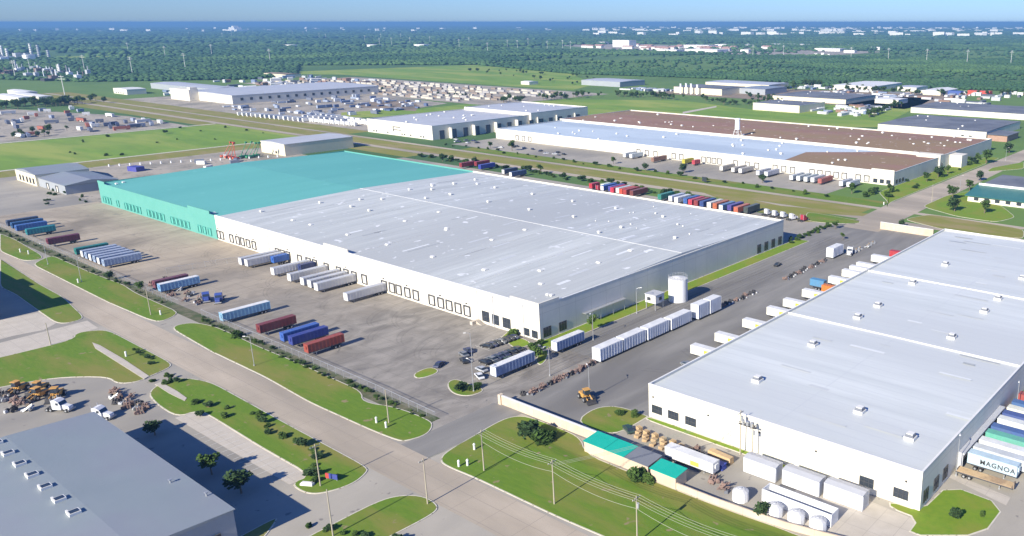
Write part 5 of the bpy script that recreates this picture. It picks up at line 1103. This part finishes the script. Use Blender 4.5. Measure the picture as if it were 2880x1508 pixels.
canopy('forest', 'far forest fading to blue towards the horizon', 3200, 26000, 0.0046, 6, 0.6, 0, 0.8)

def treeline(pts, n, l, g, s=(0.8,1.4), spread=6):
    for k in range(n):
        t = rnd.random()*(len(pts)-1); i = int(t); t -= i
        x = pts[i][0]+(pts[i+1][0]-pts[i][0])*t+rnd.uniform(-spread,spread); y = pts[i][1]+(pts[i+1][1]-pts[i][1])*t+rnd.uniform(-spread,spread)
        T(k%3, x, y, rnd.uniform(*s), l, g)
treeline([(-850,715),(-835,800),(-818,890),(-750,900),(-692,905)], 70, 'tree in the dark belt between the two green fields', 'trees in the belt between the fields', (0.7,1.3), 16)
treeline([(-690,932),(-640,900),(-600,880),(-560,905)], 26, 'tree in the belt behind the lone cream box', 'trees behind the cream box', (0.6,1.1), 9)
treeline([(-393.6,846.2),(-407.8,904.4),(-420.3,993.4)], 26, 'tree in the short dark row in the right-hand field', 'trees of the short dark row', (0.7,1.1), 4)
treeline([(-1275.7,314.6),(-1269.9,339.3),(-1284.3,370.9),(-1283.5,405.2)], 60, 'tree in the dark wood left of the highway', 'trees of the wood left of the highway', (0.9,1.5), 26)
treeline([(-649.7,1074.2),(-698.9,1239.6),(-640.9,1245.7)], 30, 'tree around the low halls at the forest edge', 'trees around the forest-edge halls', (0.8,1.4), 26)
treeline([(-1422.4,1181.4),(-1253.2,1138.1),(-1107.5,1100.9),(-977.1,1032.2)], 30, 'tree scattered on the bright green field', 'trees scattered on the bright field', (0.6,1.2), 45)
treeline([(-970.0,286.4),(-939.1,226.6)], 12, 'tree beside the left-hand clutter yard', 'trees by the left-hand yard', (0.6,0.9), 20)
for k in range(16):
    p = (-905+rnd.random()*165, 172+rnd.random()*222); S(k%3, p[0], p[1], rnd.uniform(0.5,1.1), 'scrub bush on the rough green field at the left', 'scrub bushes on the rough field')
for k in range(10): tag(MB().box(-3.2,3.2,-1.2,1.2,0,2.6,0,0.1).build('shipping_container', paint(rnd.choice([(226,226,220),(120,130,150),(170,80,60),(60,80,140)])), None, (-668+k*8.5,rnd.uniform(262,300),0), rnd.uniform(0,3)), 'container in the crane yard behind the teal roof, %s from the left' % ORD[k], 'container', 'containers in the crane yard')
# small white posts lined along the crane yard
for k in range(18): tag(MB().tube((0,0,0),(0,0,1.6),0.55,0.5,8).build('marker_drum', TANKW, None, (-694+k*3.2, 226+k*5.6, 0)), 'white drum in the diagonal line at the edge of the crane yard', 'drum', 'white drums lining the crane yard')
def crane(label, x, y, m, az, h=11):
    o = empty('boom_lift', (x,y,0), label, 'crane'); MB().box(-1.3,1.3,-2.2,2.2,0.6,2.0).build('base', m, o, bevel=0.05)
    q = (cos(az)*6,sin(az)*6,h); MB().tube((0,0,1.8),q,0.28,0.16,6).build('boom', m, o); MB().box(q[0]-0.7,q[0]+0.7,q[1]-0.7,q[1]+0.7,h-0.2,h+0.9).build('basket', m, o)
    for a in (-1.2,1.2):
        for b in (-1.6,1.6): inst('wheel', WHEELM, o, (a,b,0))
CR, CG = paint((206,74,40),corr=False), paint((40,150,96),corr=False)
for k,(x,y) in enumerate([(-670.2,295.2),(-664.4,295.5),(-658.7,295.8),(-653.0,296.0)]): crane('orange boom lift behind the teal roof, %s of four' % ORD[k], x, y, CR, 1.2+k*0.5)
for k,(x,y) in enumerate([(-656.3,301.6),(-657.1,305.0),(-651.4,305.2),(-652.2,308.6),(-653.4,311.8)]): crane('green boom lift behind the teal roof, %s of five' % ORD[k], x, y, CG, 1.8-k*0.4)
tag(MB().box(-5,5,-3,3,0,3.2,0,0.1).build('storage_container', paint((60,62,170)), None, (-658.1,230.2)+(0,), 0.2), 'deep blue container in the crane yard behind the workshop', 'container')

# clutter yard at the left: truck bodies, trailers and machines
VC = [(232,232,230),(232,232,230),(232,232,230),(150,160,186),(96,104,128),(172,90,70),(60,72,110)]
for k in range(64):
    L_ = rnd.choice((5,7,12,14)); c = rnd.choice(VC); x = -920-rnd.random()*290; y = 218+rnd.random()*148
    tag(MB().box(-1.4,1.4,-L_/2,L_/2,1.0,3.6).box(-1.2,1.2,-L_/2+0.3,-L_/2+2,0,1.0).box(-1.2,1.2,L_/2-3,L_/2-0.3,0,1.0).build('salvaged_truck', paint(c), None, (x,y,0), rnd.choice((0,1.57))+rnd.uniform(-.3,.3)), '%s truck body in the crowded left-hand salvage yard' % ('white' if c[0] > 220 else 'grey-blue' if c[0] in (150,96) else 'rusty' if c[0] == 172 else 'navy'), 'truck body', '%s truck bodies in the salvage yard' % ('white' if c[0] > 220 else 'grey-blue' if c[0] in (150,96) else 'rusty' if c[0] == 172 else 'navy'))
# pipe and equipment yard in front of the pale distant warehouse
for k in range(120):
    L_ = rnd.choice((6,8,12)); c = rnd.choice([(226,228,232),(206,212,222),(150,164,190),(84,104,150),(110,118,140)]); x = -1090+rnd.random()*230; y = 462+rnd.random()*205
    if y > 500+(-870-x)*1.1+120: continue
    nm = 'white' if c[0] > 220 else 'pale grey' if c[0] > 200 else 'blue-grey' if c[0] == 150 else 'blue' if c[0] == 84 else 'slate'
    tag(MB().box(-1.3,1.3,-L_/2,L_/2,0.3,rnd.choice((1.8,2.6,3.6))).build('stacked_crate', paint(c), None, (x,y,0), rnd.choice((0,1.57))+rnd.uniform(-.1,.1)), '%s crate in the equipment yard before the distant pale warehouse' % nm, 'crate', '%s crates in the equipment yard' % nm)
# white vans and trailers lined along the highway
for j,(x0,y0,x1,y1,n_) in enumerate(((-965,452,-775,470,24),(-900,500,-790,492,10),(-880,480,-770,484,12))):
    for k in range(n_):
        t = k/(n_-1); tag(MB().box(-1.3,1.3,-5,5,0.9,3.9).box(-1.1,1.1,-4.6,-3.2,0,0.9).box(-1.1,1.1,2.2,4.6,0,0.9).build('parked_trailer', WHITE, None, (x0+(x1-x0)*t,y0+(y1-y0)*t,0), rnd.uniform(-.1,.1)+(0 if k < n_*0.6 else 1.5)),
            ['white trailer in the row lined up along the highway','white trailer in the second row behind the highway row','white trailer in the short third row beside the highway'][j], 'trailer', ['white trailers along the highway','white trailers, second row','white trailers, third row'][j])
# rows of white site cabins in the middle distance
rowy = (706,722,746,768,792,818,846,872)
for j,yy in enumerate(rowy):
    for k in range(34):
        x = -1450+k*17.2+rnd.uniform(-4,4)
        if j > 5 and x < -1380 or (x > -900 and j < 2) or rnd.random() < 0.12: continue
        L_ = rnd.choice((8,10,12,15)); c = rnd.choice([(206,198,180)]*3+[(176,172,170),(146,128,112)]*2)
        tag(MB().box(-L_/2,L_/2,-1.6,1.6,0,2.4).prof([(-1.8,2.4),(1.8,2.4),(0,2.9)],-L_/2-0.2,L_/2+0.2).build('site_cabin', paint(c), None, (x,yy+rnd.uniform(-3,3),0), rnd.uniform(-.05,.05)),
            '%s cabin in the %s row of the cabin field' % ('white' if c[0] > 200 else 'greyish' if c[0] == 176 else 'brownish', ORD[j]), 'cabin', '%s cabins, %s row' % ('white' if c[0] > 200 else 'greyish' if c[0] == 176 else 'brownish', ORD[j]))
def clutter(n_, x0,x1,y0,y1, what, where, seed, hmax=5, pal=((230,230,226),(196,200,204),(120,140,176),(150,112,92),(90,96,110))):
    q = random.Random(seed)
    nm = {0:'white',1:'pale grey',2:'blue',3:'brown',4:'dark grey'}
    for _ in range(n_):
        i = q.choice((0,0,0,1,1,2,3,4)); l_ = q.uniform(3,11); w_ = q.uniform(2,5); h_ = q.uniform(1.8,hmax)
        mb = MB().box(-l_,l_,-w_/2,w_/2,0,h_*0.8,0).prof([(-w_/2-0.2,h_*0.8),(w_/2+0.2,h_*0.8),(0,h_)],-l_-0.2,l_+0.2,0)
        tag(mb.build(what, paint(pal[i]), None, (q.uniform(x0,x1),q.uniform(y0,y1),0), q.choice((0,1.57))+q.uniform(-.15,.15)), '%s %s %s' % (nm[i], what.replace('_',' '), where), what.split('_')[-1], '%s %ss %s' % (nm[i], what.replace('_',' '), where))
clutter(46,-480,-410,850,960,'small_shed','beside the lone cream box hall',41,4)
clutter(50,-590,-440,1075,1170,'small_shed','before the forest-edge halls',42,4)
clutter(40,-430,-330,1060,1260,'small_shed','at the far right forest edge',43,5)
clutter(44,-770,-600,1150,1220,'small_shed','along the forest edge right of centre',44,5)
clutter(40,-1420,-1250,500,700,'yard_shed','behind the large distant pale warehouse',45,7)
clutter(60,-1560,-1330,690,860,'yard_shed','behind the cabin field on the left',46,6)
clutter(26,-880,-740,980,1010,'small_shed','by the grey-blue shed in the far field',47,4)
treeline([(-600,1180),(-520,1170),(-400,1180),(-340,1280)], 50, 'tree between the forest-edge halls', 'trees between the forest-edge halls', (0.7,1.3), 22)
treeline([(-640,1010),(-600,960),(-570,930)], 24, 'tree beside the cream hall with the stacks', 'trees beside the stacks hall', (0.6,1.1), 14)
tag(MB().box(-16,16,-6,6,0,6,0,0.2).build('red_shed', paint((226,66,40)), None, (-395,1215,0)), 'bright red shed at the right forest edge', 'shed')
tag(MB().box(-15,15,-6,6,0,5,0,0.2).build('blue_shed', paint((50,80,170)), None, (-432,1205,0)), 'deep blue shed beside the bright red one', 'shed')
treeline([(-1440,757),(-1200,757),(-960,760)], 36, 'tree between the rows of the cabin field', 'trees between the cabin rows', (0.4,0.7), 5)
# chemical plant at the far left
pt = []
for k,(p,h_) in enumerate((((-2040,610),26),((-2070,590),20),((-2000,600),30),((-1960,575),18),((-2120,600),22),((-2200,585),34),((-2960,830),60),((-2900,830),55),((-3020,790),40),((-2860,840),36),((-3100,800),50))):
    o = empty('process_tower', (p[0],p[1],0), 'pale process tower of the plant at the far left, %s tallest group member' % ORD[k], 'tower', 'process towers of the far left plant')
    r_ = 2.2 if k < 6 else 4
    h_ *= 0.7
    MB().tube((0,0,0),(0,0,h_),r_,r_*0.8,10).build('column', STEEL if k % 2 else COPING, o)
    m_ = MB()
    for z in range(5,int(h_),6): m_.tube((0,0,z),(0,0,z+0.5),r_*1.35,r_*1.35,10)
    m_.build('platforms', STEEL, o)
for k in range(34):
    x = -2240+rnd.random()*480; y = 520+rnd.random()*100; s_ = rnd.uniform(5,12)
    tag(MB().box(-s_,s_,-s_*0.6,s_*0.6,0,rnd.uniform(4,13)).tube((s_*0.5,0,0),(s_*0.5,0,rnd.uniform(10,20)),0.8,n=6).build('plant_block', rnd.choice([BLACKM,STEEL,RUST,ROOFG2,TANKW]), None, (x,y,0)), 'block of pipework and vessels of the plant at the far left', 'plant unit', 'units of the far left plant')
for k in range(22):
    x = -3250+rnd.random()*480; y = 720+rnd.random()*120; s_ = rnd.uniform(8,18)
    tag(MB().box(-s_,s_,-s_*0.6,s_*0.6,0,rnd.uniform(6,16)).build('plant_block', rnd.choice([STEEL,ROOFG2,TANKW]), None, (x,y,0)), 'pale block of the second plant beyond the first, far left', 'plant unit', 'units of the second far left plant')
# white halls by the left wood
for k,(p,L_) in enumerate(zip([(-1398.0,355.1),(-1403.7,375.5),(-1491.2,389.3)],(90,110,70))): building(0, 'long white shed %s the dark wood at the far left' % ('left of','behind','furthest behind')[k], p[0]-L_/2, p[0]+L_/2, p[1], p[1]+16, 6, WALLW, COPING, 0.8)
# transmission poles
def pylon_maker():
    o = empty('transmission_pole', (0,0,0), 'pole', 'transmission pole', 'transmission poles'); MB().tube((0,0,0),(0,0,34),0.55,0.3,6).build('mast', COPING, o)
    MB().box(-5,5,-0.2,0.2,29,29.4).box(-3.5,3.5,-0.2,0.2,32,32.4).build('crossarms', COPING, o); return o
PY = Proto(pylon_maker)
for q in [(-1917.7,696.5),(-2101.8,675.0),(-2042.0,848.4),(-1313.6,394.3),(-1908.8,503.5),(-2193.6,606.6),(-3253.8,1181.6),(-2788.1,1241.4),(-2204.9,1123.4),(-2690.0,1069.2),(-5637.0,2647.3),(-5684.3,2612.0),(-6370.0,2706.8),(-7305.8,3609.6),(-6357.1,3439.4),(-6292.6,3487.5),(-5190.6,2980.0),(-4769.6,2778.5),(-3281.2,2153.3),(-3427.9,2311.0),(-2851.8,2234.0),(-2283.6,1904.8),(-2561.0,2234.8),(-2530.2,2257.8),(-2771.3,2533.4),(-2322.9,2216.6),(-2390.6,2361.9),(-2202.4,2215.3),(-3146.2,2521.0),(-3490.3,2564.1),(-3360.5,2361.3),(-4415.4,3042.5),(-3985.3,2533.8),(-4509.3,2972.5),(-1387.1,2158.4),(-1314.1,2212.8),(-1069.9,2167.1),(-953.1,2152.0),(-841.3,2139.8),(-732.6,2131.4),(-624.1,2128.4)]:
    PY.put('tall pale transmission pole standing above the distant forest', (q[0],q[1],0), 0.6, 'transmission poles over the forest')
# distant buildings
FB = mat('far_white_wall', (0.72,0.70,0.66), (0.80,0.78,0.74), 0.02, rough=0.8); FR = mat('far_red_roof', (0.34,0.20,0.17), (0.42,0.28,0.24), 0.02, rough=0.9)
def far(l, pairs, h, cat='building', red=0.0, group=None):
    for (a,b),(c,d) in zip(pairs[0::2],pairs[1::2]):
        x0,x1 = min(a,c),max(a,c); w_ = max(8,x1-x0); y = (b+d)/2; dp = w_*0.5; hh = h*rnd.uniform(0.8,1.2)
        o = MB().box(-w_/2,w_/2,-dp/2,dp/2,0,hh,0).box(-w_/2-0.5,w_/2+0.5,-dp/2-0.5,dp/2+0.5,hh,hh+0.8,1).build('distant_building', [FB, FR if rnd.random() < red else COPING], None, ((a+c)/2, y+dp/2, 0))
        tag(o, l, cat, group or l.replace('building','buildings'))
far('white low building at the edge of the forest clearing, right of centre', [(-1845.1,2231.6),(-1757.1,2297.2),(-1795.9,2348.0),(-1658.7,2370.6),(-2123.7,2776.7),(-1989.9,2765.8),(-2776.4,2942.0),(-2721.8,2982.6),(-1606.8,2409.3),(-1574.6,2433.3)], 9)
far('tall cream building in the forest clearing', [(-2413.7,2677.1),(-2323.2,2673.9)], 30)
far('white hall on the right-hand side of the forest', [(-2103.8,3031.0),(-1933.7,2918.3),(-2069.5,3186.3),(-1967.2,3132.8),(-1980.6,3252.6),(-1769.7,3040.6),(-1858.9,3343.3),(-1626.4,3263.9),(-1496.4,2741.5),(-1395.3,2729.9),(-1327.7,2617.3),(-1288.3,2646.7),(-1354.9,2847.0),(-1390.4,3107.4)], 9)
far('small white tank-like building before the halls right of centre', [(-1267.1,2310.2),(-1255.8,2318.7),(-1264.2,2351.0),(-1254.4,2358.3),(-1233.2,2335.5),(-1226.7,2340.4)], 7)
for k in range(34):
    x = -2150+rnd.uniform(-330,420); y = 2600+rnd.uniform(-180,300); w_ = rnd.uniform(12,24)
    tag(MB().box(-w_,w_,-8,8,0,8,0).prof([(-9,8),(9,8),(0,12)],-w_-0.5,w_+0.5,1).build('apartment_block', [FB,FR], None, (x,y,0), rnd.uniform(-.3,.3)), 'small red-brown roofed house in the far estate among the trees', 'house', 'red-brown roofed houses of the far estate')
far('long pale building at a far industrial site above the forest', [(-4630.7,4887.9),(-4569.0,4933.9),(-4839.2,5258.0),(-4769.3,5310.1),(-4470.2,5007.5),(-4408.5,5053.5),(-4123.1,7716.3),(-3790.6,7316.9),(-3680.6,7398.9),(-3540.6,7503.2),(-3607.3,7702.9),(-3494.6,7786.9),(-3896.3,4895.5),(-3811.6,4958.7)], 16)
far('pale building in the haze left of centre, far beyond the forest', [(-3577.2,1882.8),(-3507.7,1885.7),(-2666.7,1542.9),(-2676.0,1581.4),(-2691.9,1600.5),(-2702.3,1624.2),(-2799.6,1683.1),(-2812.8,1742.6),(-3326.8,2069.4),(-3241.2,2133.2),(-3199.3,2214.4),(-3128.8,2318.0)], 7)
g_ = random.Random(31)
for k in range(270):
    if k % 5: a = R_(g_.uniform(14,44)); d_ = g_.choice((g_.uniform(6600,7400), g_.uniform(9000,10000), g_.uniform(10500,13500), g_.uniform(11500,14500)))
    else: a = R_(g_.uniform(42,76)); d_ = g_.uniform(9500,14500)
    a += 0.012*sin(k*1.7); w_ = g_.uniform(12,52); hh = g_.choice((14,18,24,30))
    if a > R_(50) and g_.random() < 0.35: continue
    o = MB().box(-w_,w_,-w_*0.4,w_*0.4,0,hh).build('distant_building', FB, None, (-d_*sin(a),d_*cos(a),0), g_.uniform(-.6,.6)); tag(o, 'white speck of a building on the hazy horizon', 'building', 'white buildings on the horizon')
for q,l in (((-13394.5,7484.0),'white water tower on the horizon left of centre'),((-3319.3,9892.8),'white water tower on the horizon at the right')):
    s_ = min(1.0, 9000/math.hypot(*q)); o = empty('water_tower', (q[0]*s_,q[1]*s_,0), l, 'water tower')
    MB().tube((0,0,0),(0,0,34),4,3,12).build('stem', TANKW, o); MB().tube((0,0,34),(0,0,40),3,14,16).tube((0,0,40),(0,0,48),14,14,16).tube((0,0,48),(0,0,54),14,3,16).build('bowl', TANKW, o)
o = empty('tower_block', (-9800,4650,0), 'pale stepped tower block on the left horizon', 'building')
MB().box(-160,160,-60,60,0,22).box(-60,70,-40,40,22,44).box(-10,30,-30,30,44,58).build('wall', FB, o); MB().box(-8,28,-28,28,58,60).build('roof', COPING, o)

# ================================================================ air
hz = MB().box(-41000,41000,-41000,41000,-1.0,104.0).build('haze', [])
HM = bpy.data.materials.new('haze_air'); HM.use_nodes = True; hn = HM.node_tree.nodes; hn.remove(hn['Principled BSDF'])
pv = hn.new('ShaderNodeVolumePrincipled'); pv.inputs['Density'].default_value = 0.000120; pv.inputs['Color'].default_value = (0.18,0.39,0.70,1); pv.inputs['Anisotropy'].default_value = 0.0
HM.node_tree.links.new(pv.outputs[0], hn['Material Output'].inputs['Volume']); hz.data.materials.append(HM); tag(hz, 'pale blue haze filling the air over the whole plain', 'haze', None, 'stuff')
